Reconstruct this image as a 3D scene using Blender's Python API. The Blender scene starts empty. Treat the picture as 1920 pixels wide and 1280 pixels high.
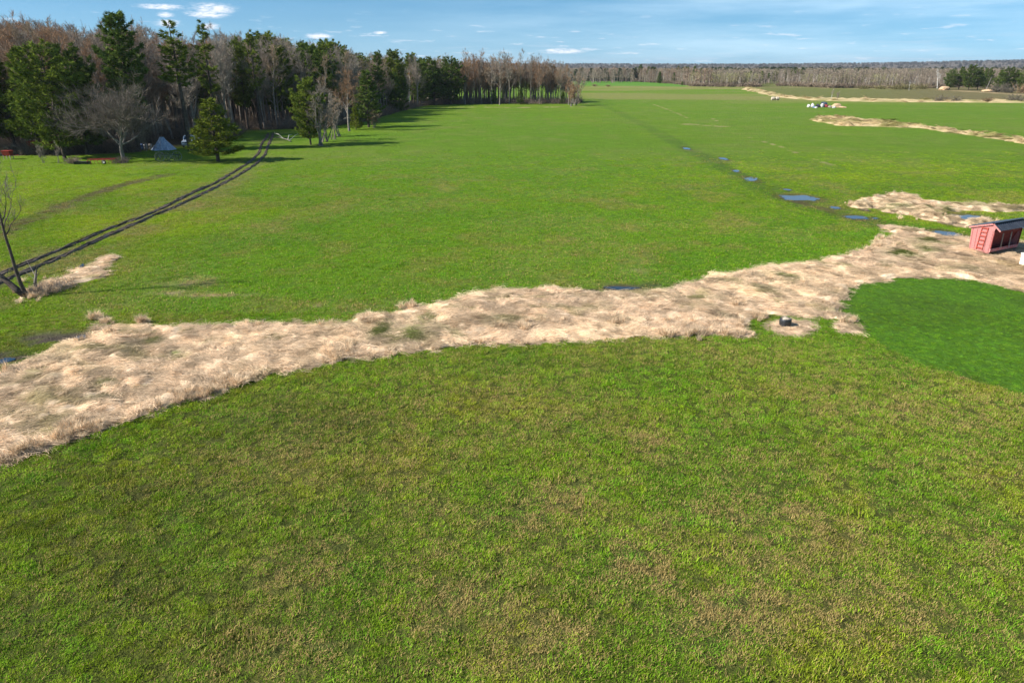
import bpy, bmesh, math, random
import numpy as np
from mathutils import Vector, Matrix

R = math.radians
scene = bpy.context.scene
COL = scene.collection

# ------------------------------------------------------------------ camera
CAM_H, FOC, PITCH = 12.0, 1280.0, R(21.8)
cam_data = bpy.data.cameras.new('camera')
cam_data.sensor_width = 36.0
cam_data.lens = 24.0
cam_data.clip_start = 0.1
cam_data.clip_end = 40000.0
cam = bpy.data.objects.new('camera', cam_data)
cam.location = (0, 0, CAM_H)
cam.rotation_euler = (R(90) - PITCH, 0, 0)
COL.objects.link(cam)
scene.camera = cam

# ------------------------------------------------------------------ sun, sky, exposure
SUN_EL = R(37.0)
SUN_AZ = (-0.96, -0.28)                       # horizontal direction towards the sun
_l = math.hypot(*SUN_AZ)
to_sun = Vector((SUN_AZ[0] / _l * math.cos(SUN_EL), SUN_AZ[1] / _l * math.cos(SUN_EL), math.sin(SUN_EL)))
sun_data = bpy.data.lights.new('sun', 'SUN')
sun_data.energy = 5.0
sun_data.angle = R(0.53)
sun_data.color = (1.0, 0.95, 0.87)
sun = bpy.data.objects.new('sun', sun_data)
sun.rotation_euler = (-to_sun).to_track_quat('-Z', 'Y').to_euler()
sun.location = (-60, -20, 60)
COL.objects.link(sun)

world = bpy.data.worlds.new('World')
scene.world = world
world.use_nodes = True
wt = world.node_tree
wt.nodes.clear()


def wn(kind, **kw):
    n = wt.nodes.new(kind)
    for k, v in kw.items():
        setattr(n, k, v)
    return n


def wmath(op, a, b=None, c=None):
    n = wn('ShaderNodeMath', operation=op)
    for i, v in enumerate((a, b, c)):
        if v is None:
            continue
        if isinstance(v, (int, float)):
            n.inputs[i].default_value = v
        else:
            wt.links.new(v, n.inputs[i])
    return n.outputs[0]


sky = wn('ShaderNodeTexSky', sky_type='NISHITA')
sky.sun_disc = False
sky.sun_elevation = SUN_EL
sky.sun_rotation = math.atan2(SUN_AZ[0], SUN_AZ[1]) % (2 * math.pi)
sky.altitude = 300
sky.air_density = 1.0
sky.dust_density = 0.25
sky.ozone_density = 2.0
tc = wn('ShaderNodeTexCoord')
lift = wn('ShaderNodeVectorMath', operation='ADD')          # clear dry air: no yellow murk at the horizon
lift.inputs[1].default_value = (0, 0, 0.10)
nrmv = wn('ShaderNodeVectorMath', operation='NORMALIZE')
wt.links.new(tc.outputs['Generated'], lift.inputs[0])
wt.links.new(lift.outputs[0], nrmv.inputs[0])
wt.links.new(nrmv.outputs[0], sky.inputs['Vector'])
hs = wn('ShaderNodeHueSaturation')
hs.inputs['Hue'].default_value = 0.492
hs.inputs['Saturation'].default_value = 1.36
hs.inputs['Value'].default_value = 0.92
wt.links.new(sky.outputs[0], hs.inputs['Color'])
sx = wn('ShaderNodeSeparateXYZ')
wt.links.new(tc.outputs['Generated'], sx.inputs[0])
az = wmath('ARCTAN2', sx.outputs[0], sx.outputs[1])
el = wmath('ARCSINE', sx.outputs[2])


def cloud_noise(saz, sel, off, detail, rough=0.55):
    cx = wn('ShaderNodeCombineXYZ')
    wt.links.new(wmath('MULTIPLY', az, saz), cx.inputs[0])
    wt.links.new(wmath('MULTIPLY', el, sel), cx.inputs[1])
    cx.inputs[2].default_value = off
    nz = wn('ShaderNodeTexNoise')
    nz.inputs['Scale'].default_value = 1.0
    nz.inputs['Detail'].default_value = detail
    nz.inputs['Roughness'].default_value = rough
    wt.links.new(cx.outputs[0], nz.inputs['Vector'])
    return nz.outputs[0]


def ramp(v, lo, hi):
    n = wn('ShaderNodeMapRange')
    n.interpolation_type = 'SMOOTHSTEP'
    wt.links.new(v, n.inputs[0])
    n.inputs[1].default_value, n.inputs[2].default_value = lo, hi
    return n.outputs[0]


# thin streaky veil, thicker towards the east side of the view, and small flat cumulus
veil = ramp(cloud_noise(3.0, 30.0, 3.1, 5.0, 0.6), 0.30, 0.75)
veil = wmath('MULTIPLY', veil, wmath('MULTIPLY_ADD', ramp(az, -0.40, 0.45), 0.30, 0.01))
puff = ramp(cloud_noise(26.0, 190.0, 8.7, 4.0), 0.60, 0.72)
puff = wmath('MULTIPLY', puff, ramp(el, 0.085, 0.02))
streak = ramp(cloud_noise(16.0, 330.0, 1.7, 4.0), 0.55, 0.68)
streak = wmath('MULTIPLY', streak, wmath('MULTIPLY', ramp(el, 0.05, 0.012), ramp(az, -0.30, 0.10)))


def pixel_dir(px, py):
    a, b = px - 960.0, py - 640.0
    d = Vector((a, math.cos(PITCH) * FOC - math.sin(PITCH) * b, -(math.sin(PITCH) * FOC + math.cos(PITCH) * b)))
    d.normalize()
    return math.atan2(d.x, d.y), math.asin(d.z)


big = None
cn = cloud_noise(95.0, 420.0, 5.5, 6.0, 0.68)
for px, py, wx, wy in ((399, 16, 36, 8), (388, 27, 32, 6), (300, 13, 34, 4.5), (310, 28, 13, 4), (315, 44, 20, 6),
                       (395, 50, 15, 5), (1055, 96, 40, 5), (712, 62, 12, 3), (598, 68, 22, 5)):
    ca, ce = pixel_dir(px, py)
    da = wmath('DIVIDE', wmath('SUBTRACT', az, ca), wx / 1400.0)
    de = wmath('DIVIDE', wmath('SUBTRACT', el, ce), wy / 1450.0)
    r2 = wmath('ADD', wmath('MULTIPLY', da, da), wmath('MULTIPLY', de, de))
    g = wmath('POWER', 2.718, wmath('MULTIPLY', r2, -0.7))
    big = g if big is None else wmath('MAXIMUM', big, g)
big = ramp(wmath('MULTIPLY', big, wmath('MULTIPLY_ADD', cn, 2.6, -0.42)), 0.22, 1.05)

mixv = wn('ShaderNodeMix', data_type='RGBA')
wt.links.new(veil, mixv.inputs['Factor'])
wt.links.new(hs.outputs[0], mixv.inputs['A'])
mixv.inputs['B'].default_value = (8.6, 10.2, 11.0, 1)
mixs = wn('ShaderNodeMix', data_type='RGBA')
wt.links.new(wmath('MULTIPLY', streak, 0.30), mixs.inputs['Factor'])
wt.links.new(mixv.outputs['Result'], mixs.inputs['A'])
mixs.inputs['B'].default_value = (5.2, 6.0, 7.0, 1)
mixp = wn('ShaderNodeMix', data_type='RGBA')
wt.links.new(wmath('MAXIMUM', wmath('MULTIPLY', puff, 0.40), wmath('MULTIPLY', big, 0.8)), mixp.inputs['Factor'])
wt.links.new(mixs.outputs['Result'], mixp.inputs['A'])
mixp.inputs['B'].default_value = (8.8, 8.6, 8.9, 1)
bg = wn('ShaderNodeBackground')
bg.inputs['Strength'].default_value = 0.082
wt.links.new(mixp.outputs['Result'], bg.inputs['Color'])
wo = wn('ShaderNodeOutputWorld')
wt.links.new(bg.outputs[0], wo.inputs['Surface'])

vs = scene.view_settings
vs.view_transform = 'Standard'
vs.look = 'None'
vs.exposure = 0.88
vs.gamma = 1.0
vs.use_curve_mapping = False
scene.render.engine = 'CYCLES'
cy = scene.cycles
cy.use_denoising = True
cy.denoising_prefilter = 'ACCURATE'
cy.denoiser = 'OPENIMAGEDENOISE'
cy.max_bounces = 4
cy.diffuse_bounces = 3
cy.glossy_bounces = 2
cy.transmission_bounces = 3
cy.transparent_max_bounces = 6
cy.volume_bounces = 0
cy.caustics_reflective = False
cy.caustics_refractive = False

# ------------------------------------------------------------------ pixel <-> ground
CP, SP = math.cos(PITCH), math.sin(PITCH)


def G(px, py):
    """photograph pixel -> point on the flat ground (x, y)"""
    a, b = px - 960.0, py - 640.0
    down = SP * FOC + CP * b
    fwd = CP * FOC - SP * b
    return (CAM_H * a / down, CAM_H * fwd / down)


def GY(px, Y, z=0.0):
    """x of a ground point at distance Y that shows at pixel column px"""
    depth = Y * CP + (CAM_H - z) * SP
    return (px - 960.0) * depth / FOC


def height_at(Y, py):
    b = py - 640.0
    down = SP * FOC + CP * b
    fwd = CP * FOC - SP * b
    return CAM_H - down * Y / fwd


def pix_x(X, Y, z=0.0):
    return 960.0 + FOC * X / (Y * CP + (CAM_H - z) * SP)


# ------------------------------------------------------------------ numpy helpers
rng = np.random.default_rng(7)
random.seed(7)
_tabs = {}


def vnoise(x, y, seed=0):
    """smooth value noise 0..1, period 256"""
    if seed not in _tabs:
        _tabs[seed] = np.random.default_rng(1000 + seed).random((256, 256))
    t = _tabs[seed]
    x0, y0 = np.floor(x).astype(int), np.floor(y).astype(int)
    fx, fy = x - x0, y - y0
    fx, fy = fx * fx * (3 - 2 * fx), fy * fy * (3 - 2 * fy)
    a, b = t[x0 & 255, y0 & 255], t[(x0 + 1) & 255, y0 & 255]
    c, d = t[x0 & 255, (y0 + 1) & 255], t[(x0 + 1) & 255, (y0 + 1) & 255]
    return (a * (1 - fx) + b * fx) * (1 - fy) + (c * (1 - fx) + d * fx) * fy


def fbm(x, y, scale, oct=4, seed=0, gain=0.5):
    s, amp, tot = np.zeros_like(x, dtype=float), 1.0, 0.0
    for i in range(oct):
        s += amp * vnoise(x / scale * 2 ** i + 17.3 * i, y / scale * 2 ** i + 5.1 * i, seed + i)
        tot += amp
        amp *= gain
    return s / tot


def sstep(v, lo, hi):
    t = np.clip((v - lo) / (hi - lo), 0, 1)
    return t * t * (3 - 2 * t)


def seg_dist(x, y, pts):
    d = np.full(x.shape, 1e9)
    for (ax, ay), (bx, by) in zip(pts[:-1], pts[1:]):
        vx, vy = bx - ax, by - ay
        t = np.clip(((x - ax) * vx + (y - ay) * vy) / (vx * vx + vy * vy + 1e-9), 0, 1)
        d = np.minimum(d, np.hypot(x - ax - t * vx, y - ay - t * vy))
    return d


def poly_sd(x, y, pts):
    """signed distance, negative inside"""
    d = seg_dist(x, y, list(pts) + [pts[0]])
    ins = np.zeros(x.shape, bool)
    n = len(pts)
    for i in range(n):
        (ax, ay), (bx, by) = pts[i], pts[(i + 1) % n]
        cond = ((ay > y) != (by > y))
        with np.errstate(divide='ignore', invalid='ignore'):
            ins ^= cond & (x < (bx - ax) * (y - ay) / (by - ay + 1e-12) + ax)
    return np.where(ins, -d, d)


def GP(pix):
    return [G(*p) for p in pix]


def lerp3(c, target, m):
    return c + (np.asarray(target) - c) * m[:, None]


# ------------------------------------------------------------------ mesh helpers
def np_mesh(name, V, F, mats=(), attrs=None, smooth=False, midx=None):
    """V (n,3); F list/array of faces (all tris or all quads, or list)"""
    me = bpy.data.meshes.new(name)
    V = np.asarray(V, dtype=np.float32)
    if isinstance(F, np.ndarray):
        k = F.shape[1] if len(F) else 3
        me.vertices.add(len(V))
        me.vertices.foreach_set('co', V.ravel())
        me.loops.add(F.size)
        me.loops.foreach_set('vertex_index', F.ravel().astype(np.int32))
        me.polygons.add(len(F))
        me.polygons.foreach_set('loop_start', np.arange(0, F.size, k, dtype=np.int32))
        me.update(calc_edges=True)
    else:
        me.from_pydata([tuple(v) for v in V.tolist()], [], F)
        me.update()
    for m in mats:
        me.materials.append(m)
    if midx is not None:
        me.polygons.foreach_set('material_index', np.asarray(midx, dtype=np.int32))
    if smooth:
        me.polygons.foreach_set('use_smooth', np.ones(len(me.polygons), dtype=bool))
    for k, v in (attrs or {}).items():
        add_attr(me, k, v)
    return me


def add_attr(me, name, v):
    v = np.asarray(v)
    if v.dtype.kind in 'iu':
        me.attributes.new(name, 'INT', 'POINT').data.foreach_set('value', v.astype(np.int32).ravel())
    elif v.ndim == 1:
        me.attributes.new(name, 'FLOAT', 'POINT').data.foreach_set('value', v.astype(np.float32))
    elif v.shape[1] == 3:
        me.attributes.new(name, 'FLOAT_VECTOR', 'POINT').data.foreach_set('vector', v.astype(np.float32).ravel())
    else:
        me.attributes.new(name, 'FLOAT_COLOR', 'POINT').data.foreach_set('color', v.astype(np.float32).ravel())


def link(name, me, parent=None, label=None, cat=None, group=None, kind=None, loc=None, rz=None):
    o = bpy.data.objects.new(name, me)
    COL.objects.link(o)
    if parent is not None:
        o.parent = parent
    tag(o, label, cat, group, kind)
    if loc is not None:
        o.location = loc
    if rz is not None:
        o.rotation_euler = (0, 0, rz)
    return o


def tag(o, label=None, cat=None, group=None, kind=None):
    for k, v in (('label', label), ('category', cat), ('group', group), ('kind', kind)):
        if v:
            o[k] = v


def thing(name, label, cat, loc, rz=0.0, group=None):
    return link(name, None, None, label, cat, group, None, loc, rz)


class MB:
    """collects boxes, bars, tubes into one mesh"""

    def __init__(self):
        self.v, self.f = [], []

    def add(self, vs, fs):
        o = len(self.v)
        self.v += [tuple(p) for p in vs]
        self.f += [tuple(i + o for i in f) for f in fs]
        return self

    def box(self, c, s, rot=None, taper=1.0):
        x, y, z = s[0] / 2, s[1] / 2, s[2] / 2
        pts = [Vector((sx * x * (taper if sz > 0 else 1), sy * y * (taper if sz > 0 else 1), sz * z))
               for sz in (-1, 1) for sx, sy in ((-1, -1), (1, -1), (1, 1), (-1, 1))]
        if rot is not None:
            pts = [rot @ p for p in pts]
        c = Vector(c)
        return self.add([p + c for p in pts], [(3, 2, 1, 0), (4, 5, 6, 7), (0, 1, 5, 4), (1, 2, 6, 5), (2, 3, 7, 6), (3, 0, 4, 7)])

    def bar(self, a, b, w, h):
        a, b = Vector(a), Vector(b)
        d = b - a
        q = d.to_track_quat('X', 'Z').to_matrix()
        return self.box((a + b) / 2, (d.length, w, h), q)

    def tube(self, pts, rad, n=8, caps=True):
        pts = [Vector(p) for p in pts]
        if not hasattr(rad, '__len__'):
            rad = [rad] * len(pts)
        vs, fs = [], []
        for i, p in enumerate(pts):
            d = (pts[min(i + 1, len(pts) - 1)] - pts[max(i - 1, 0)]).normalized()
            q = d.to_track_quat('Z', 'X').to_matrix()
            for k in range(n):
                t = 2 * math.pi * k / n
                vs.append(p + q @ Vector((math.cos(t) * rad[i], math.sin(t) * rad[i], 0)))
        for i in range(len(pts) - 1):
            for k in range(n):
                a, b = i * n + k, i * n + (k + 1) % n
                fs.append((a, b, b + n, a + n))
        if caps:
            fs.append(tuple(reversed(range(n))))
            fs.append(tuple(range((len(pts) - 1) * n, len(pts) * n)))
        return self.add(vs, fs)

    def ring(self, c, axis, r, tr, n=20, m=8):
        """torus"""
        q = Vector(axis).to_track_quat('Z', 'X').to_matrix()
        c = Vector(c)
        vs, fs = [], []
        for i in range(n):
            t = 2 * math.pi * i / n
            for k in range(m):
                s = 2 * math.pi * k / m
                rr = r + tr * math.cos(s)
                vs.append(c + q @ Vector((rr * math.cos(t), rr * math.sin(t), tr * math.sin(s))))
        for i in range(n):
            for k in range(m):
                a, b = i * m + k, i * m + (k + 1) % m
                c2, d2 = ((i + 1) % n) * m + k, ((i + 1) % n) * m + (k + 1) % m
                fs.append((a, c2, d2, b))
        return self.add(vs, fs)

    def prism(self, prof, x0, x1):
        """profile of (y, z) points extruded along x"""
        n = len(prof)
        vs = [(x0, p[0], p[1]) for p in prof] + [(x1, p[0], p[1]) for p in prof]
        fs = [(i, (i + 1) % n, (i + 1) % n + n, i + n) for i in range(n)]
        fs += [tuple(reversed(range(n))), tuple(range(n, 2 * n))]
        return self.add(vs, fs)

    def mesh(self, name, mat, smooth=False):
        me = bpy.data.meshes.new(name)
        me.from_pydata(self.v, [], self.f)
        bm = bmesh.new()
        bm.from_mesh(me)
        bmesh.ops.recalc_face_normals(bm, faces=bm.faces)
        bm.to_mesh(me)
        bm.free()
        me.materials.append(mat)
        if smooth:
            me.polygons.foreach_set('use_smooth', np.ones(len(me.polygons), dtype=bool))
        return me

    def build(self, name, mat, parent=None, smooth=False, **kw):
        return link(name, self.mesh(name, mat, smooth), parent, **kw)


# ------------------------------------------------------------------ materials
def new_mat(name):
    m = bpy.data.materials.new(name)
    m.use_nodes = True
    nt = m.node_tree
    nt.nodes.clear()
    return m, nt


class NT:
    def __init__(self, nt):
        self.nt = nt

    def n(self, kind, **kw):
        nd = self.nt.nodes.new(kind)
        for k, v in kw.items():
            setattr(nd, k, v)
        return nd

    def set(self, sock, v):
        if isinstance(v, bpy.types.NodeSocket):
            self.nt.links.new(v, sock)
        elif v is not None:
            if sock.type == 'RGBA' and len(v) == 3:
                v = (*v, 1)
            sock.default_value = v

    def math(self, op, a, b=None, c=None):
        nd = self.n('ShaderNodeMath', operation=op)
        for i, v in enumerate((a, b, c)):
            self.set(nd.inputs[i], v) if v is not None else None
        return nd.outputs[0]

    def attr(self, name, typ='GEOMETRY'):
        return self.n('ShaderNodeAttribute', attribute_name=name, attribute_type=typ)

    def noise(self, scale, detail=3.0, rough=0.55, vec=None, out=0):
        nd = self.n('ShaderNodeTexNoise')
        nd.inputs['Scale'].default_value = scale
        nd.inputs['Detail'].default_value = detail
        nd.inputs['Roughness'].default_value = rough
        if vec is not None:
            self.nt.links.new(vec, nd.inputs['Vector'])
        return nd.outputs[out]

    def remap(self, v, a, b, c=0.0, d=1.0, smooth=False):
        nd = self.n('ShaderNodeMapRange')
        if smooth:
            nd.interpolation_type = 'SMOOTHSTEP'
        self.set(nd.inputs[0], v)
        for i, q in enumerate((a, b, c, d)):
            nd.inputs[i + 1].default_value = q
        return nd.outputs[0]

    def mix(self, f, a, b, blend='MIX'):
        nd = self.n('ShaderNodeMix', data_type='RGBA', blend_type=blend)
        self.set(nd.inputs['Factor'], f)
        self.set(nd.inputs['A'], a)
        self.set(nd.inputs['B'], b)
        return nd.outputs['Result']

    def pos(self):
        return self.n('ShaderNodeNewGeometry').outputs['Position']

    def obj(self):
        return self.n('ShaderNodeTexCoord').outputs['Object']

    def bump(self, h, strength, dist):
        nd = self.n('ShaderNodeBump')
        nd.inputs['Strength'].default_value = strength
        nd.inputs['Distance'].default_value = dist
        self.nt.links.new(h, nd.inputs['Height'])
        return nd.outputs[0]

    def out(self, sh):
        o = self.n('ShaderNodeOutputMaterial')
        self.nt.links.new(sh, o.inputs['Surface'])

    def principled(self, col, rough=0.8, spec=0.25, metal=0.0, normal=None):
        p = self.n('ShaderNodeBsdfPrincipled')
        self.set(p.inputs['Base Color'], col)
        self.set(p.inputs['Roughness'], rough)
        p.inputs['Specular IOR Level'].default_value = spec
        p.inputs['Metallic'].default_value = metal
        if normal is not None:
            self.nt.links.new(normal, p.inputs['Normal'])
        return p.outputs[0]

    def leafy(self, col, trans=0.3, tcol=None):
        d = self.n('ShaderNodeBsdfDiffuse')
        self.set(d.inputs[0], col)
        t = self.n('ShaderNodeBsdfTranslucent')
        self.set(t.inputs[0], tcol if tcol is not None else col)
        m = self.n('ShaderNodeMixShader')
        m.inputs[0].default_value = trans
        self.nt.links.new(d.outputs[0], m.inputs[1])
        self.nt.links.new(t.outputs[0], m.inputs[2])
        return m.outputs[0]


def painted(name, col, col2=None, scale=6.0, lo=0.45, hi=0.65, rough=0.6, metal=0.0, bump=0.0, spec=0.3):
    """simple worn surface: two colours mixed by noise in object space"""
    m, nt = new_mat(name)
    q = NT(nt)
    nz = q.noise(scale, 5.0, 0.65, q.obj())
    f = q.remap(nz, lo, hi, smooth=True)
    c = q.mix(f, col, col2 if col2 else tuple(x * 0.72 for x in col))
    nrm = q.bump(nz, bump, 0.02) if bump else None
    q.out(q.principled(c, rough, spec, metal, nrm))
    return m

# ================================================================== layout of the land (photo pixels -> ground)
BAND_PX = [(-260, 790), (-120, 742), (0, 700), (25, 690), (75, 668), (115, 650), (165, 636), (182, 618), (200, 612), (250, 612), (300, 616), (360, 614),
           (420, 611), (480, 610), (560, 607), (597, 613), (657, 607), (667, 600), (695, 592), (715, 595), (740, 590), (767, 577),
           (777, 575), (790, 584), (797, 577), (835, 569), (875, 557), (910, 549), (950, 546), (1010, 541), (1040, 542), (1078, 547),
           (1125, 551), (1208, 550), (1252, 546), (1281, 535), (1325, 524), (1378, 515), (1430, 505), (1500, 499), (1560, 488),
           (1607, 475), (1626, 469), (1639, 460), (1648, 452), (1665, 452), (1675, 446), (1680, 441), (1665, 432), (1646, 424),
           (1680, 425), (1716, 432), (1729, 439), (1766, 445), (1804, 451), (1850, 452), (1930, 456), (2060, 470),
           (2100, 590), (1990, 565), (1920, 548), (1879, 537), (1841, 527), (1794, 521), (1738, 518), (1700, 519), (1654, 526),
           (1607, 531), (1588, 543), (1575, 560), (1575, 580), (1579, 599), (1549, 597), (1529, 596), (1499, 593), (1461, 593),
           (1438, 590), (1414, 592), (1403, 602), (1395, 613), (1411, 630), (1403, 633), (1365, 628), (1312, 624), (1253, 628),
           (1169, 632), (1099, 640), (1047, 640), (1013, 644), (950, 646), (910, 644), (860, 650), (767, 657), (722, 667),
           (670, 671), (635, 675), (610, 682), (560, 691), (480, 707), (450, 717), (400, 740), (325, 755), (287, 775), (212, 797),
           (150, 815), (107, 830), (70, 842), (20, 862), (0, 870), (-120, 920), (-260, 985)]
PLOT_PX = [(1575, 560), (1588, 544), (1607, 532), (1654, 527), (1700, 520), (1738, 519), (1794, 522), (1841, 528), (1879, 538),
           (1920, 549), (1990, 566), (2100, 600), (2150, 800), (2050, 772), (1920, 738), (1800, 706), (1700, 672), (1640, 640),
           (1600, 615), (1580, 600)]
MARSH_PX = [(1594, 388), (1607, 377), (1639, 372), (1665, 368), (1672, 364), (1695, 368), (1719, 376), (1757, 381), (1800, 383),
            (1860, 387), (1920, 391), (2010, 396), (2010, 402), (1920, 397), (1867, 398), (1804, 394), (1747, 402), (1765, 412),
            (1850, 421), (1840, 428), (1790, 424), (1757, 416), (1729, 413), (1710, 405), (1682, 401), (1657, 398), (1644, 392), (1610, 391)]
STRIP_PX = [(1522, 225), (1537, 220), (1594, 222), (1676, 229), (1762, 240), (1840, 251), (1920, 262), (2040, 281), (2040, 292), (1920, 270),
            (1837, 256), (1762, 246), (1725, 240), (1650, 238), (1575, 236), (1537, 229)]
FARSTRIP_PX = [(1400, 164), (1421, 168), (1462, 178), (1519, 184), (1575, 185), (1687, 187), (1781, 188), (1920, 189), (2050, 191),
               (2050, 195), (1920, 193), (1781, 192), (1687, 192), (1575, 190), (1519, 188), (1462, 183), (1421, 174), (1395, 168)]
LEFTPATCH_PX = [(112, 520), (150, 503), (185, 488), (224, 480), (215, 492), (195, 503), (200, 515), (170, 528), (135, 535), (100, 540), (60, 556), (30, 565), (50, 545)]
TYRE_PX = [(1437, 608), (1455, 603), (1480, 600), (1505, 602), (1525, 609), (1520, 620), (1500, 628), (1475, 629), (1455, 622), (1440, 616)]
WEDGE_PX = [(1563, 612), (1585, 606), (1605, 614), (1627, 628), (1600, 624), (1580, 624), (1570, 628)]
UPPER_RUT = [(-60, 545), (0, 515), (33, 501), (98, 474), (148, 454), (171, 443), (213, 426), (249, 413), (279, 402), (315, 385), (360, 362), (400, 345),
             (440, 322), (470, 303), (486, 286), (490, 270), (500, 258), (503, 250)]
LOWER_RUT = [(-60, 562), (0, 530), (36, 515), (98, 489), (148, 467), (197, 444), (246, 423), (295, 402), (328, 389), (360, 373), (400, 354), (445, 330),
             (480, 308), (497, 290), (503, 272), (510, 258), (512, 250)]
FAINT_PATH = [(-40, 452), (0, 438), (60, 412), (115, 388), (165, 370), (210, 352), (260, 340), (312, 328)]
DITCH = [(1098, 186), (1150, 206), (1200, 230), (1290, 280), (1360, 316), (1420, 343), (1480, 374), (1560, 397), (1650, 420), (1760, 440), (1850, 455), (1990, 480)]
BAND, PLOT, MARSH, STRIP = GP(BAND_PX), GP(PLOT_PX), GP(MARSH_PX), GP(STRIP_PX)
FARSTRIP, LEFTPATCH, TYREPATCH, WEDGE = GP(FARSTRIP_PX), GP(LEFTPATCH_PX), GP(TYRE_PX), GP(WEDGE_PX)
URUT, LRUT, FPATH, DITCHL = GP(UPPER_RUT), GP(LOWER_RUT), GP(FAINT_PATH), GP(DITCH)
EDGE_PX = [(-500, 298), (-200, 296), (0, 293), (130, 291), (235, 288), (330, 276), (430, 262), (465, 246), (540, 243), (600, 240), (680, 230), (745, 211),
           (800, 198), (870, 195), (1000, 194), (1095, 193)]
EDGE = GP(EDGE_PX)
WOOD = EDGE + [(30, 262), (0, 275), (-40, 290), (-120, 300), (-260, 300), (-420, 220)]

DRY_SPOTS = [(1300, 1110, 260, 95, .42), (1000, 950, 200, 60, .30), (1130, 1000, 300, 130, .22), (1250, 830, 260, 70, .22), (900, 760, 240, 60, .16),
             (560, 1080, 110, 90, .25), (1060, 1190, 200, 60, .32), (1750, 900, 220, 140, .20), (1450, 960, 320, 120, .24), (760, 870, 260, 60, .18),
             (1640, 1160, 260, 110, .22), (900, 1130, 260, 100, .22), (1600, 760, 160, 50, .16), (1320, 740, 110, 26, .12), (640, 1230, 200, 60, .22)]
DARK_SPOTS = [(600, 805, 120, 45, .85), (390, 1190, 110, 40, .95), (250, 930, 150, 40, .35), (120, 1010, 120, 40, .4), (1100, 680, 260, 26, .2), (300, 640, 200, 20, .2), (200, 1100, 260, 180, .25)]
LUSH_SPOTS = [(1750, 640, 200, 70, .6), (1250, 715, 180, 40, .5), (1600, 850, 260, 70, .35), (1000, 700, 200, 30, .4), (1380, 900, 200, 60, .4)]


PUDDLES = [
        (1500, 372, 34, 5, 'longest blue puddle midway along the wet ditch', -.5), (1408, 336, 11, 3.6, 'small blue puddle up the ditch from the longest one', -.4),
        (1380, 321, 6, 1.8, 'tiny puddle in the far ditch', -.3), (1357, 298, 7, 2, 'thin puddle at the dark bend of the ditch', 0),
        (1288, 279, 6, 1.8, 'faint far puddle in the ditch', 0), (1476, 356, 7, 1.4, 'sliver of water above the longest puddle', 0),
        (1605, 408, 19, 3.4, 'narrow puddle in the ditch near the marsh straw', -.35), (1566, 390, 9, 2.2, 'small puddle between two longer ditch puddles', -.3),
        (1641, 410, 7, 1.6, 'little puddle beside the narrow ditch puddle', 0), (1772, 438, 23, 5, 'pale puddle just before the red feeder shed', -.3),
        (1815, 409, 36, 6, 'reedy marsh pool behind the red feeder shed', -.1), (1796, 421, 20, 3.2, 'shallow pool at the marsh edge', 0),
        (1905, 424, 24, 4, 'standing water past the feeder shed roof', 0), (1165, 541, 28, 3.2, 'dark puddle along the upper edge of the straw band', 0),
        (153, 499, 3.5, 4, 'tiny blue puddle beside the tan patch and ruts', .4), (1622, 394, 8, 2.4, 'small dark pool under the marsh straw', 0),
        (12, 676, 14, 5, 'dull puddle at the left upper edge of the straw', .3), (155, 632, 12, 3.5, 'muddy puddle above the straw near dead tussock', .2)]


def spots(x, y, lst):
    m = np.zeros_like(x)
    a = x * FOC / (y * CP + CAM_H * SP) + 960.0
    for px, py, wx, wy, s in lst:
        cx, cy_ = G(px, py)
        x1, _ = G(px + wx, py)
        _, y1 = G(px, py - wy)
        _, y0 = G(px, py + wy)
        rx, ry = abs(x1 - cx), max(0.3, (y1 - y0) / 2)
        m = np.maximum(m, s * np.exp(-(((x - cx) / rx) ** 2 + ((y - cy_) / ry) ** 2) * 0.9))
    return m


GREEN = np.array((0.106, 0.172, 0.010))
LUSH = np.array((0.080, 0.175, 0.011))
YELLOWG = np.array((0.158, 0.220, 0.008))
OLIVE = np.array((0.135, 0.140, 0.022))
TAN = np.array((0.42, 0.31, 0.17))
MUD = np.array((0.060, 0.042, 0.028))
LITTER = np.array((0.10, 0.068, 0.040))


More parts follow.
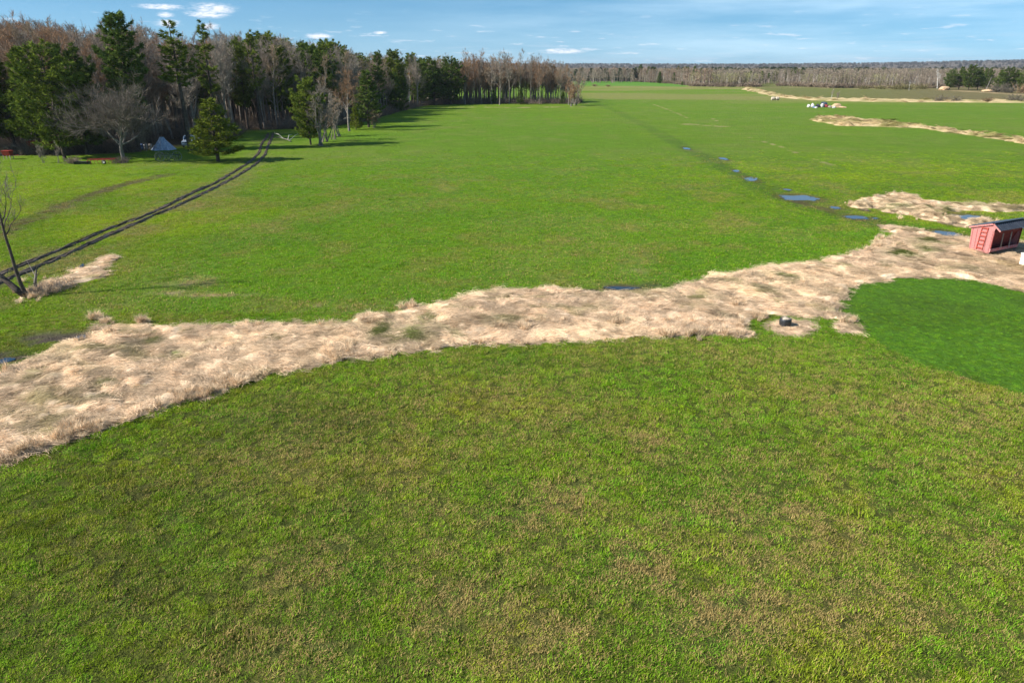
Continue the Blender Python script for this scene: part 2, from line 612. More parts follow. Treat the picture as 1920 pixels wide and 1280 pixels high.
def ground_eval(x, y):
    """albedo (n,3), share of dead blades, share of cover, mask of bare mud"""
    n = len(x)
    c = np.tile(GREEN, (n, 1))
    n1, n2, n3 = fbm(x, y, 14, 4, 3), fbm(x, y, 3.2, 4, 11), fbm(x, y, 45, 3, 23)
    wav = fbm(x * 0.35 + y * 0.9, y * 0.25 - x * 0.06, 9, 4, 31)
    c = lerp3(c, YELLOWG, 0.9 * sstep(n1, .45, .66))
    c = lerp3(c, np.array((0.070, 0.140, 0.012)), 0.6 * sstep(fbm(x * .6, y * 1.2, 6, 4, 17), .54, .70))
    c = lerp3(c, LUSH, 0.8 * sstep(n3, .45, .70))
    c = lerp3(c, OLIVE, 0.40 * sstep(n2, .50, .75))
    dry = 0.06 + 0.16 * sstep(n2, .5, .75) + 0.16 * sstep(fbm(x, y, 7, 4, 41), .5, .75)
    near = 1 - sstep(y, 24, 36)
    sd_band = poly_sd(x, y, BAND)
    front = (y < 40) & (sd_band > 0)
    # foreground: drier and duller than the big field
    fg = near * (1 - sstep(np.abs(x) - 40, 0, 10))
    c = lerp3(c, np.array((0.128, 0.206, 0.012)), 0.7 * fg)
    c = lerp3(c, np.array((0.085, 0.165, 0.012)), fg * .8 * sstep(fbm(x, y, 2.4, 4, 43), .50, .68))
    c = lerp3(c, np.array((0.175, 0.200, 0.018)), fg * .7 * sstep(fbm(x, y, 3.1, 4, 47), .52, .70))
    c = lerp3(c, np.array((0.080, 0.100, 0.010)), fg * .55 * (1 - sstep(x, -12, 0)) * sstep(fbm((x * .55 + y * .83) * 2, (x * .83 - y * .55) * .5, 1.6, 3, 49), .42, .62))  # near left: shade of the furrows painted into the grass colour as dark streaks
    dry = dry + fg * (0.09 - .06 * (1 - sstep(x, -9, -1)) + spots(x, y, DRY_SPOTS) * (0.35 + 1.7 * sstep(fbm(x, y, 1.6, 4, 51), .40, .68)))
    lush = spots(x, y, LUSH_SPOTS)
    c = lerp3(c, LUSH, lush)
    dry *= (1 - 0.8 * lush)
    dark = spots(x, y, DARK_SPOTS) * (0.4 + 0.9 * sstep(fbm(x, y, 1.3, 3, 61), .35, .7))
    c = lerp3(c, np.array((0.050, 0.060, 0.018)), np.clip(dark, 0, .8))
    # left meadow beyond the track: yellower
    upper_y = np.interp(x, [p[0] for p in URUT], [p[1] for p in URUT])
    left = sstep(y - upper_y, -1, 3) * (x < -18) * sstep(-22 - x, -4, 6)
    c = lerp3(c, YELLOWG * np.array((1.0, 1.04, .8)), 0.75 * left)
    # coarse bank between the ruts and the field
    dl = seg_dist(x, y, LRUT)
    c = lerp3(c, np.array((0.095, 0.070, 0.042)), .75 * (1 - sstep(np.minimum(dl, seg_dist(x, y, URUT)), .35, .75)) * sstep(fbm(x, y, 1.1, 3, 73), .32, .6))
    bank = (1 - sstep(dl, 1.0, 4.5)) * sstep(fbm(x, y, 2.5, 4, 71), .35, .65)
    c = lerp3(c, np.array((0.12, 0.125, 0.035)), 0.6 * bank)
    dry += 0.25 * bank
    # far right country: paler, duller, streaky pasture
    fr = sstep(y, 85, 200) * sstep(x - (y * 0.10 + 4), -8, 40)
    c = lerp3(c, np.array((0.135, 0.200, 0.022)), 0.8 * fr)
    c = lerp3(c, np.array((0.100, 0.185, 0.018)), 0.7 * fr * sstep(fbm(x * .3, y, 30, 4, 37), .50, .66))
    c = lerp3(c, np.array((0.215, 0.200, 0.062)), 0.55 * fr * sstep(wav, .46, .68))
    mid = sstep(y, 60, 110)
    c = lerp3(c, np.array((0.098, 0.190, 0.009)), 0.7 * mid)
    # pale flattened swaths before the far field edge
    far = sstep(y, 250, 300) * (1 - sstep(y, 560, 600)) * sstep(x, 20, 40)
    c = lerp3(c, np.array((0.235, 0.205, 0.075)), 0.6 * far * sstep(fbm(x * .25, y, 40, 4, 81), .42, .62))
    # fields beyond the tan hedge strip: olive brown plough land
    px = 960 + FOC * x / (y * CP + CAM_H * SP)
    sdn = (y - np.interp(px, [1395, 1421, 1462, 1519, 1575, 1687, 1781, 1920, 2100],
                         [G(a, b)[1] for a, b in ((1395, 166), (1421, 171), (1462, 180), (1519, 186), (1575, 187), (1687, 189), (1781, 190), (1920, 191), (2100, 193))]))
    plough = sstep(sdn, 0, 12) * (px > 1400) * sstep(px, 1395, 1425)
    c = lerp3(c, np.array((0.125, 0.135, 0.040)), 0.9 * plough)
    c = lerp3(c, np.array((0.150, 0.105, 0.062)), 0.55 * plough * sstep(px, 1560, 1800))
    # far bright green field left of the plough land
    brg = poly_sd(x, y, GP([(1060, 153), (1100, 151), (1180, 152), (1290, 159), (1285, 163), (1200, 161.5), (1100, 161), (1060, 161)]))
    c = lerp3(c, np.array((0.080, 0.215, 0.022)), 0.9 * (1 - sstep(brg, -3, 3)))
    # thin tan field margins
    for pts, w, s in (([(1060, 163), (1150, 163), (1300, 165.5), (1400, 167)], 4.0, .55), ([(860, 201), (960, 202), (1040, 201), (1090, 200)], 1.7, .85),
                      ([(700, 214), (760, 206), (800, 203), (860, 201.5)], 1.2, .55),
                      ([(1226, 196), (1250, 205), (1268, 212), (1290, 222)], .45, .7), ([(1400, 256), (1440, 268), (1475, 279), (1500, 289)], .33, .75),
                      ([(1500, 289), (1540, 303), (1575, 313)], .25, .5), ([(1335, 222), (1346, 227)], .5, .8), ([(1550, 280), (1590, 290), (1620, 305)], .25, .35),
                      ([(1290, 233), (1320, 235), (1352, 237)], 2.2, .5), ([(1765, 169), (1840, 173), (1930, 179)], 6.0, .95),
                      ([(1400, 163), (1500, 165), (1560, 166), (1660, 167)], 5.0, .6)):
        d = seg_dist(x, y, GP(pts))
        m = (1 - sstep(d, w * .3, w * 1.2)) * s * sstep(fbm(x, y, max(1.2, w), 4, 91), .36, .62) * 1.1
        c = lerp3(c, TAN * 0.95, np.clip(m, 0, 1))
        dry = np.maximum(dry, m * .8)
    for px_, py_, w, h, s in ((370, 527, 26, 8, .6), (400, 553, 60, 3, .7), (330, 549, 40, 3, .6), (600, 571, 9, 3, .95), (345, 533, 60, 4, .3),
                              (1190, 508, 22, 5, .3), (930, 540, 6, 3, .8)):
        m = spots(x, y, [(px_, py_, w, h, s)]) * (0.4 + 1.0 * sstep(fbm(x, y, .5, 3, 101), .35, .6))
        c = lerp3(c, TAN * .9, np.clip(m, 0, 1))
        dry = np.maximum(dry, m)
    # wet ditch across the field
    dd = seg_dist(x, y, DITCHL)
    w = np.interp(y, [45, 75, 120, 250], [2.4, 1.7, 1.6, 1.8]) * (.6 + .9 * fbm(x, y, 6, 3, 113))
    dm = (1 - sstep(dd, w * .45, w * 1.25)) * (0.55 + .5 * sstep(fbm(x, y, 2.2, 4, 111), .3, .65))
    c = lerp3(c, np.array((0.055, 0.110, 0.015)), 0.75 * np.clip(dm, 0, 1) * (1 - .55 * sstep(y, 80, 170)))
    core = (1 - sstep(dd, w * .12, w * .5)) * (1 - sstep(y, 62, 78)) * sstep(fbm(x, y, 1.8, 4, 121), .30, .55)
    c = lerp3(c, np.array((0.082, 0.062, 0.026)), 0.85 * core)
    # muddy faint path, trampled left corner
    df = seg_dist(x, y, FPATH)
    m = (1 - sstep(df, .35, 1.5)) * (.35 + .8 * sstep(fbm(x, y, 1.2, 4, 131), .35, .62))
    c = lerp3(c, np.array((0.085, 0.068, 0.040)), np.clip(m, 0, .85))
    wet = spots(x, y, [(95, 636, 60, 14, .95), (20, 668, 40, 12, .9), (150, 628, 20, 8, .8), (1160, 541, 55, 7, .9), (1100, 546, 40, 5, .7), (1240, 535, 50, 5, .5)])
    wet = np.clip(wet * (0.3 + 1.3 * sstep(fbm(x, y, .9, 4, 141), .32, .58)), 0, 1)
    c = lerp3(c, np.array((0.058, 0.048, 0.038)), wet)
    # wood floor
    sdw = poly_sd(x, y, WOOD)
    wm = 1 - sstep(sdw + 3.5 * (fbm(x, y, 5, 3, 151) - .5), -3.0, 0.6)
    glade = spots(x, y, [(330, 288, 60, 6, .9), (520, 256, 50, 10, .95), (560, 262, 60, 8, .9)])
    c = lerp3(c, LITTER, wm * (1 - glade))
    edge = (1 - sstep(np.abs(sdw + .6), .3, 1.6)) * sstep(fbm(x, y, 2.0, 3, 161), .42, .65)
    c = lerp3(c, TAN * .62, .6 * edge)
    cover = np.ones(n)
    cover *= sstep(sd_band, 0.0, 0.12)
    cover *= 1 - np.clip(wet * 1.1, 0, 1)
    cover *= 1 - np.clip(core, 0, .6)
    ru = np.minimum(seg_dist(x, y, URUT), dl)
    cover *= sstep(ru, .30, .42)
    cover *= 1 - 0.9 * wm
    for px_, py_, wx_, wy_, _, _ in PUDDLES:
        m = spots(x, y, [(px_, py_, wx_ * 1.15, wy_ * 1.5 + .8, 1.0)])
        cover *= 1 - sstep(m, .42, .70)
        c = lerp3(c, np.array((0.085, 0.070, 0.035)), .7 * sstep(m, .15, .45))
    # closely mown round plot
    plot = 1 - sstep(poly_sd(x, y, PLOT), -0.06, 0.06)
    pc = np.array((0.070, 0.158, 0.013))
    c = lerp3(c, pc, plot)
    c = lerp3(c, np.array((0.060, 0.118, 0.012)), .6 * plot * sstep(n2, .45, .7))
    dry = dry * (1 - .93 * plot)
    # flattened straw fields elsewhere leave no live grass
    for P in (MARSH, LEFTPATCH, TYREPATCH, WEDGE):
        s = poly_sd(x, y, P)
        cover *= sstep(s, -.05, .12)
    return c, np.clip(dry, 0, .95), np.clip(cover, 0, 1), plot


def ground_z(x, y):
    z = 0.05 * (fbm(x, y, 2.6, 3, 171) - .5) + 0.03 * (fbm(x, y, .9, 2, 181) - .5)
    # hummocky old furrows towards the near left
    left = (1 - sstep(x, -6, 4)) * (1 - sstep(y, 22, 30))
    u = x * 0.55 + y * 0.83
    z += left * 0.24 * (fbm(u * 2.2, (x * .83 - y * .55) * .55, 1.0, 3, 191) - .5)
    fade = 1 - sstep(y, 70, 130)
    return z * fade


# ------------------------------------------------------------------ ground materials
def make_ground_mat():
    m, nt = new_mat('ground')
    q = NT(nt)
    col = q.attr('col').outputs['Color']
    P = q.pos()
    f1 = q.noise(9.0, 4.0, .7, P)
    f2 = q.noise(1.7, 4.0, .62, P)
    f3 = q.noise(0.33, 4.0, .6, P)
    k = q.math('MULTIPLY', q.remap(f1, .28, .72, .62, 1.38), q.math('MULTIPLY', q.remap(f2, .3, .7, .84, 1.16), q.remap(f3, .3, .7, .90, 1.10)))
    c = q.mix(1.0, col, k, 'MULTIPLY')
    sp = q.remap(q.noise(5.0, 3.0, .7, P), .60, .74, 0, .18)
    c = q.mix(sp, c, (0.22, 0.19, 0.075))
    h = q.math('ADD', q.math('MULTIPLY', f1, 1.0), q.math('MULTIPLY', f2, 1.8))
    q.out(q.principled(c, .95, .08, 0, q.bump(h, .9, .22)))
    return m


def make_blade_mat(name, tan=(0.56, 0.42, 0.155), gain=1.9):
    m, nt = new_mat(name)
    q = NT(nt)
    col = q.attr('icol', 'INSTANCER').outputs['Color']
    dry = q.attr('idry', 'INSTANCER').outputs['Fac']
    rnd = q.attr('rnd').outputs['Fac']
    rn2 = q.attr('rnb').outputs['Fac']
    isdry = q.math('LESS_THAN', rnd, dry)
    c = q.mix(1.0, col, q.remap(rn2, 0, 1, .60 * gain, 1.45 * gain), 'MULTIPLY')
    c = q.mix(q.math('MULTIPLY', rn2, .25), c, (0.17, 0.24, 0.02))
    t = q.mix(rn2, tuple(.55 * v for v in tan), tan)
    c = q.mix(isdry, c, t)
    q.out(q.leafy(c, .30))
    return m


def make_straw_mat(name, inst):
    m, nt = new_mat(name)
    q = NT(nt)
    if inst:
        col = q.attr('icol', 'INSTANCER').outputs['Color']
        rnd = q.attr('rnd').outputs['Fac']
        c = q.mix(1.0, col, q.remap(rnd, 0, 1, .62, 1.30), 'MULTIPLY')
        q.out(q.leafy(c, .22))
    else:
        col = q.attr('col').outputs['Color']
        dr = q.attr('flow').outputs['Vector']
        P = q.pos()
        n = q.noise(14.0, 4.0, .7, dr)
        n2 = q.noise(2.2, 4.0, .6, P)
        k = q.math('MULTIPLY', q.remap(n, .3, .7, .55, 1.32), q.remap(n2, .3, .7, .84, 1.14))
        c = q.mix(1.0, col, k, 'MULTIPLY')
        q.out(q.principled(c, .95, .08, 0, q.bump(n, .8, .09)))
    return m


M_ground = make_ground_mat()
M_blade = make_blade_mat('grass_blade')
M_straw = make_straw_mat('straw_mat', False)
M_strand = make_straw_mat('straw_strand', True)


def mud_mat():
    m, nt = new_mat('wet_shaded_mud')
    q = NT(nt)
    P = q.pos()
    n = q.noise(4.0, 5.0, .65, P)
    c = q.mix(q.remap(n, .35, .65), (0.036, 0.026, 0.018), (0.125, 0.088, 0.058))  # brown mud, darkened further to carry the shade down in the ruts
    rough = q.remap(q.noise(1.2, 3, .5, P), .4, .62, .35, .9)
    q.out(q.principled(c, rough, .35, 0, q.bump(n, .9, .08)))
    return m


def water_mat():
    m, nt = new_mat('puddle_water')
    q = NT(nt)
    n = q.noise(3.5, 2.0, .5, q.pos())
    q.out(q.principled((0.020, 0.022, 0.020), .06, .9, 0, q.bump(n, .12, .03)))
    return m


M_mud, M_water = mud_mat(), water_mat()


# ------------------------------------------------------------------ ground sheet
def axis(parts):
    out = [parts[0][0]]
    for a, b, s in parts:
        k = max(1, int(round((b - a) / s)))
        out += list(np.linspace(a, b, k + 1)[1:])
    return np.array(out)


xp = axis([(0, 42, .38), (42, 100, .75), (100, 260, 2.2), (260, 620, 7), (620, 1600, 40), (1600, 9000, 370)])
gx = np.concatenate([-xp[:0:-1], xp])
gy = axis([(-60, 6, 6), (6, 58, .36), (58, 110, .75), (110, 260, 2.0), (260, 640, 5.0), (640, 1600, 40), (1600, 9000, 370)])
XX, YY = np.meshgrid(gx, gy)
fx, fy = XX.ravel(), YY.ravel()
gc, gdry, gcov, gplot = ground_eval(fx, np.maximum(fy, 4.0))
gcol = lerp3(gc, TAN * .62, .55 * gdry)
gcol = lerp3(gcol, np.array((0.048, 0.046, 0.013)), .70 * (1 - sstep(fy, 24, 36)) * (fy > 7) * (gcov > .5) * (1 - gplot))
gz = ground_z(fx, fy)
nx, ny = len(gx), len(gy)
ii = (np.arange(ny - 1)[:, None] * nx + np.arange(nx - 1)[None, :]).ravel()
quads = np.stack([ii, ii + 1, ii + 1 + nx, ii + nx], 1)
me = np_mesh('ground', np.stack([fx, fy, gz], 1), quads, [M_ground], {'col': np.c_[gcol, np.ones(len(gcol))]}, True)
link('ground', me, kind='structure', label='wide green hay field running out to the far woods', cat='ground')


def gz1(x, y):
    return float(ground_z(np.array([x]), np.array([y]))[0])


# ------------------------------------------------------------------ instance scatter (for uncountable stuff only)
def scatter_tree(nvar):
    name = 'scatter_%d' % nvar
    if name in bpy.data.node_groups:
        return bpy.data.node_groups[name]
    ng = bpy.data.node_groups.new(name, 'GeometryNodeTree')
    ng.interface.new_socket('Geometry', in_out='INPUT', socket_type='NodeSocketGeometry')
    ng.interface.new_socket('Geometry', in_out='OUTPUT', socket_type='NodeSocketGeometry')
    N, L = ng.nodes, ng.links
    gi, go = N.new('NodeGroupInput'), N.new('NodeGroupOutput')

    def named(nm, typ):
        a = N.new('GeometryNodeInputNamedAttribute')
        a.data_type = typ
        a.inputs['Name'].default_value = nm
        return a.outputs['Attribute']

    pid = named('proto_id', 'INT')

    def sep(k):
        cmpn = N.new('FunctionNodeCompare')
        cmpn.data_type, cmpn.operation = 'INT', 'EQUAL'
        L.new(pid, cmpn.inputs['A'] if cmpn.inputs['A'].type == 'INT' else [s for s in cmpn.inputs if s.type == 'INT'][0])
        [s for s in cmpn.inputs if s.type == 'INT'][1].default_value = k
        s = N.new('GeometryNodeSeparateGeometry')
        s.domain = 'POINT'
        L.new(gi.outputs[0], s.inputs['Geometry'])
        L.new(cmpn.outputs[0], s.inputs['Selection'])
        return s.outputs['Selection']

    join = N.new('GeometryNodeJoinGeometry')
    for k in range(nvar):
        g2i = N.new('GeometryNodeGeometryToInstance')
        L.new(sep(k), g2i.inputs[0])
        L.new(g2i.outputs[0], join.inputs[0])
    m2p = N.new('GeometryNodeMeshToPoints')
    L.new(sep(-1), m2p.inputs['Mesh'])
    iop = N.new('GeometryNodeInstanceOnPoints')
    L.new(m2p.outputs[0], iop.inputs['Points'])
    L.new(join.outputs[0], iop.inputs['Instance'])
    iop.inputs['Pick Instance'].default_value = True
    L.new(named('pick', 'INT'), iop.inputs['Instance Index'])
    L.new(named('rot', 'FLOAT_VECTOR'), iop.inputs['Rotation'])
    L.new(named('scl', 'FLOAT_VECTOR'), iop.inputs['Scale'])
    L.new(iop.outputs[0], go.inputs[0])
    return ng


def scatter(name, protos, pts, rot, scl, mats, icol=None, idry=None, pick=None, **kw):
    """protos: list of (V, F(tris), {attr}, midx or None); every attr present in all"""
    V, F, pid, mid = [], [], [], []
    A = {}
    off = 0
    for k, (v, f, at, mi) in enumerate(protos):
        V.append(v)
        F.append(f + off)
        pid.append(np.full(len(v), k))
        mid.append(np.zeros(len(f), int) if mi is None else mi)
        for a, d in at.items():
            A.setdefault(a, []).append(d)
        off += len(v)
    n = len(pts)
    V.append(pts)
    pid.append(np.full(n, -1))
    pid = np.concatenate(pid).astype(int)
    at = {'proto_id': pid}
    for a, d in A.items():
        at[a] = np.concatenate(d + [np.zeros(n)])

    def padded(d):
        d = np.asarray(d, float)
        return np.concatenate([np.zeros((off,) + d.shape[1:]), d])
    at['rot'] = padded(rot)
    at['scl'] = padded(scl)
    if pick is None:
        pick = rng.integers(0, len(protos), n)
    at['pick'] = np.concatenate([np.zeros(off, int), np.asarray(pick, int)])
    if icol is not None:
        at['icol'] = padded(np.c_[icol, np.ones(n)])
    if idry is not None:
        at['idry'] = padded(idry)
    me = np_mesh(name, np.concatenate(V), np.concatenate(F), mats, at, False, np.concatenate(mid))
    o = link(name, me, kind='stuff', **kw)
    md = o.modifiers.new('scatter', 'NODES')
    md.node_group = scatter_tree(len(protos))
    return o


def blade_proto(seed, n, rad, lo, hi, width, lean=(25, 70), segs=2):
    r = np.random.default_rng(seed)
    V, F, a1, a2 = [], [], [], []
    for i in range(n):
        t, rr = r.random() * 6.283, rad * math.sqrt(r.random())
        p = np.array((rr * math.cos(t), rr * math.sin(t), -0.01))
        d = r.random() * 6.283
        ln, le = r.uniform(lo, hi), R(r.uniform(*lean))
        w = width * r.uniform(.7, 1.3)
        side = np.array((-math.sin(d), math.cos(d), 0)) * w / 2
        hor = np.array((math.cos(d), math.sin(d), 0))
        b = len(V)
        mid = p + (hor * math.sin(le * .6) + np.array((0, 0, 1)) * math.cos(le * .6)) * ln * .55
        tip = mid + (hor * math.sin(min(1.6, le * 1.35)) + np.array((0, 0, 1)) * math.cos(min(1.6, le * 1.35))) * ln * .45
        V += [p - side, p + side, mid - side * .85, mid + side * .85, tip]
        F += [(b, b + 1, b + 3), (b, b + 3, b + 2), (b + 2, b + 3, b + 4)]
        x, y = r.random(), r.random()
        a1 += [x] * 5
        a2 += [y] * 5
    return np.array(V), np.array(F), {'rnd': np.array(a1), 'rnb': np.array(a2)}, None


# ------------------------------------------------------------------ grass sward
def jitter_grid(y0, y1, step, half):
    ys = np.arange(y0, y1, step)
    P = []
    for y in ys:
        hw = half(y)
        xs = np.arange(-hw, hw, step)
        P.append(np.c_[xs, np.full(len(xs), y)])
    P = np.concatenate(P)
    return P + rng.uniform(-.5, .5, P.shape) * step


def grass_layer(name, P, protos, smin, smax, label, vary=1.0):
    c, dry, cov, plot = ground_eval(P[:, 0], P[:, 1])
    keep = rng.random(len(P)) < cov
    P, c, dry, plot = P[keep], c[keep], dry[keep], plot[keep]
    # keep tufts clear of the straw edge
    n = len(P)
    z = ground_z(P[:, 0], P[:, 1])
    s = rng.uniform(smin, smax, n) * (1 - .35 * plot) * np.where(rng.random(n) < .02, 1.4, 1.0)
    hz = .88 * s * rng.uniform(.6, 1.3, n) * (1 - .35 * plot) * (.55 + 1.0 * fbm(P[:, 0], P[:, 1], .75, 3, 57))
    c = c * (1 + vary * rng.uniform(-.40, .36, n))[:, None] * np.c_[rng.uniform(.82, 1.2, n), np.ones(n), rng.uniform(.7, 1.2, n)]
    dry = np.clip(dry * rng.uniform(.3, 1.7, n), 0, 1)
    rot = np.c_[rng.normal(0, .10, n), rng.normal(0, .10, n), rng.random(n) * 6.283]
    return scatter(name, protos, np.c_[P, z], rot, np.c_[s, s, hz], [M_blade], c, dry, label=label, cat='grass')


half = lambda y: .82 * y + 4.0
near_protos = [blade_proto(100 + i, 140, .20, .045, .105, .0095) for i in range(7)]
mid_protos = [blade_proto(140 + i, 90, .28, .05, .11, .016) for i in range(6)]
PN = jitter_grid(8.5, 34, .27, half)
grass_layer('grass', PN, near_protos, .85, 1.35, 'short matted green and dead grass in front of the straw')
PM = jitter_grid(34, 110, .44, half)
PM = PM[rng.random(len(PM)) < 1 - .95 * sstep(PM[:, 1], 45, 110)]
grass_layer('meadow_grass', PM, mid_protos, .9, 1.4, 'lush short grass of the big field behind the straw', .45)


# ------------------------------------------------------------------ flattened straw
STRAW = np.array((0.86, 0.65, 0.43))
STRAW_P = np.array((0.76, 0.57, 0.385))
STRAW_D = np.array((0.36, 0.25, 0.145))
GREEN_IN = [(760, 633, 45, 14, .8), (930, 604, 16, 7, .95), (797, 600, 14, 10, .6), (715, 625, 18, 14, .7), (1695, 480, 26, 8, 1.0), (1745, 455, 30, 7, .8), (1740, 473, 18, 5, .8),
            (1830, 510, 18, 4, .8), (1590, 503, 16, 4, .6), (1470, 523, 30, 6, .6), (1130, 578, 10, 6, .5), (1320, 575, 40, 5, .35), (330, 664, 18, 5, .6),
            (190, 724, 22, 7, .6), (290, 641, 24, 5, .6), (225, 657, 24, 6, .5), (85, 658, 14, 6, .7), (195, 750, 30, 7, .45), (100, 678, 30, 8, .5), (660, 612, 40, 4, .6),
            (1440, 545, 50, 5, .45), (1310, 560, 40, 4, .5), (1195, 560, 60, 5, .3), (70, 712, 30, 10, .35), (1770, 400, 40, 6, .9), (1850, 405, 60, 6, .9), (1690, 388, 30, 4, .7), (1660, 394, 30, 3, .7), (1740, 390, 40, 3, .6), (1890, 394, 50, 3, .6), (1625, 386, 16, 3, .5), (1830, 389, 40, 3, .5)]
DARK_IN = [(300, 700, 14, 8, .6), (190, 722, 24, 7, .7), (65, 714, 26, 10, .7), (45, 805, 8, 8, .9), (277, 734, 6, 6, .9), (288, 770, 8, 6, .8), (358, 692, 6, 6, .8),
           (690, 628, 14, 7, .95), (700, 606, 22, 6, .8), (205, 705, 22, 5, .6), (1120, 575, 16, 7, .5), (1690, 465, 10, 6, .7), (10, 785, 16, 8, .7), (105, 755, 14, 6, .6), (1685, 470, 8, 4, .8),
           (1460, 558, 14, 3, .5), (900, 600, 16, 8, .5)]


def straw_colour(x, y):
    n = len(x)
    c = np.tile(STRAW, (n, 1))
    c = lerp3(c, STRAW_P, sstep(fbm(x, y, 5, 4, 201), .40, .62))
    c = lerp3(c, STRAW_D, .55 * sstep(fbm(x, y, 1.3, 5, 211, .62), .56, .72))
    c = lerp3(c, np.array((0.24, 0.22, 0.07)), .6 * sstep(fbm(x * .6, y * 1.3, 1.1, 4, 213), .62, .74))
    c = lerp3(c, STRAW_D * .8, .8 * spots(x, y, DARK_IN))
    g = spots(x, y, GREEN_IN) * (.3 + 1.2 * sstep(fbm(x, y, .8, 4, 221), .34, .58))
    c = lerp3(c, np.array((0.115, 0.150, 0.030)), np.clip(g, 0, .92))
    ln = 1 - sstep(seg_dist(x, y, GP([(797, 590), (815, 600), (830, 615), (855, 630), (870, 638)])), .06, .22)
    c = lerp3(c, np.array((0.12, 0.13, 0.035)), .75 * ln)
    far = sstep(y, 90, 120)
    c = lerp3(c, np.array((0.47, 0.36, 0.17)), .8 * far)
    c = lerp3(c, np.array((0.22, 0.21, 0.06)), .75 * far * sstep(fbm(x, y, 5, 4, 217), .45, .62))
    mm = 1 - sstep(poly_sd(x, y, MARSH), 0, .3)
    c = lerp3(c, np.array((0.42, 0.31, 0.18)), .55 * mm * sstep(fbm(x, y, 2.0, 4, 219), .35, .6))
    road = (x > 28) * sstep(x, 28, 33) * (1 - sstep(seg_dist(x, y, GP([(1780, 500), (1850, 505), (1930, 512)])), 1.2, 4))
    c = lerp3(c, np.array((0.46, 0.32, 0.17)), .6 * road)
    return c, np.clip(g, 0, 1)


def flow_angle(x, y, poly_tangent):
    return poly_tangent + 2.4 * (fbm(x, y, 4.5, 3, 231) - .5) + 1.6 * (fbm(x, y, 1.4, 2, 241) - .5)


def straw_height(x, y, sd, hmax):
    e = sstep(-sd, 0.0, .30)
    m = .25 + .9 * sstep(fbm(x, y, 2.6, 4, 251), .36, .72) + .7 * sstep(fbm(x, y, .8, 3, 257), .5, .72)
    ridge = np.abs(fbm(x, y, 1.1, 3, 261) - .5) * 2
    lip = 1.1 * np.exp(-((sd + .42) / .28) ** 2) * sstep(fbm(x, y, 1.7, 3, 271), .45, .65)
    return hmax * e * (m + .55 * ridge + .75 * lip)


def wet_mask(x, y):
    return spots(x, y, [(a, b, c, d, 1.0) for a, b, c, d, _, _ in PUDDLES if a > 1590 or a < 200])


def straw_field(name, poly, step, hmax, tangent, label, dens, sscale=1.0, wob=.35):
    xs, ys = [p[0] for p in poly], [p[1] for p in poly]
    ax, ay = np.arange(min(xs) - step, max(xs) + 2 * step, step), np.arange(min(ys) - step, max(ys) + 2 * step, step)
    X, Y = np.meshgrid(ax, ay)
    x, y = X.ravel(), Y.ravel()
    sd = poly_sd(x, y, poly) + wob * 2 * (fbm(x, y, .9 * sscale, 3, 281) - .5)
    sd = np.maximum(sd, 2.0 * (sstep(wet_mask(x, y), .25, .55) - .5))
    nx_, ny_ = len(ax), len(ay)
    i = (np.arange(ny_ - 1)[:, None] * nx_ + np.arange(nx_ - 1)[None, :]).ravel()
    Q = np.stack([i, i + 1, i + 1 + nx_, i + nx_], 1)
    Q = Q[(sd[Q] < step * .8).any(1)]
    used, inv = np.unique(Q, return_inverse=True)
    Q = inv.reshape(Q.shape)
    x, y, sd = x[used], y[used], sd[used]
    z = ground_z(x, y) + .006 + straw_height(x, y, sd, hmax)
    z = np.where(sd > 0, ground_z(x, y) - .05, z)
    c, g = straw_colour(x, y)
    ang = flow_angle(x, y, tangent)
    ca, sa = np.cos(tangent), np.sin(tangent)
    wx, wy = x + .8 * (fbm(x, y, 3, 3, 291) - .5) * 2, y + .8 * (fbm(x, y, 3, 3, 301) - .5) * 2
    fl = np.c_[(wx * ca + wy * sa) * .16, (-wx * sa + wy * ca), np.zeros(len(x))]
    me = np_mesh(name, np.c_[x, y, z], Q, [M_straw], {'col': np.c_[c, np.ones(len(c))], 'flow': fl}, True)
    root = link(name, me, kind='stuff', label=label, cat='straw')
    # strands lying on it
    n = int(dens * (max(xs) - min(xs)) * (max(ys) - min(ys)))
    P = np.c_[rng.uniform(min(xs), max(xs), n), rng.uniform(min(ys), max(ys), n)]
    sd = poly_sd(P[:, 0], P[:, 1], poly) + wob * 2 * (fbm(P[:, 0], P[:, 1], .9 * sscale, 3, 281) - .5)
    sd = np.maximum(sd, 2.0 * (sstep(wet_mask(P[:, 0], P[:, 1]), .25, .55) - .5))
    k = sd < .05
    P, sd = P[k], sd[k]
    c, g = straw_colour(P[:, 0], P[:, 1])
    z = ground_z(P[:, 0], P[:, 1]) + straw_height(P[:, 0], P[:, 1], sd, hmax) - .01
    n = len(P)
    c = c * (rng.uniform(.72, 1.22, n) * (.76 + .46 * sstep(fbm(P[:, 0], P[:, 1], .7, 3, 227), .25, .75)))[:, None]
    ang = flow_angle(P[:, 0], P[:, 1], tangent) + rng.normal(0, .32, n)
    e = .25
    dzx = (straw_height(P[:, 0] + e, P[:, 1], sd, hmax) - straw_height(P[:, 0] - e, P[:, 1], sd, hmax)) / (2 * e)
    dzy = (straw_height(P[:, 0], P[:, 1] + e, sd, hmax) - straw_height(P[:, 0], P[:, 1] - e, sd, hmax)) / (2 * e)
    slope = dzx * np.cos(ang) + dzy * np.sin(ang)
    s = sscale * rng.uniform(.75, 1.3, n)
    rot = np.c_[rng.normal(0, .12, n), -np.arctan(slope) + rng.normal(0, .05, n), ang]
    return P, z, rot, s, c


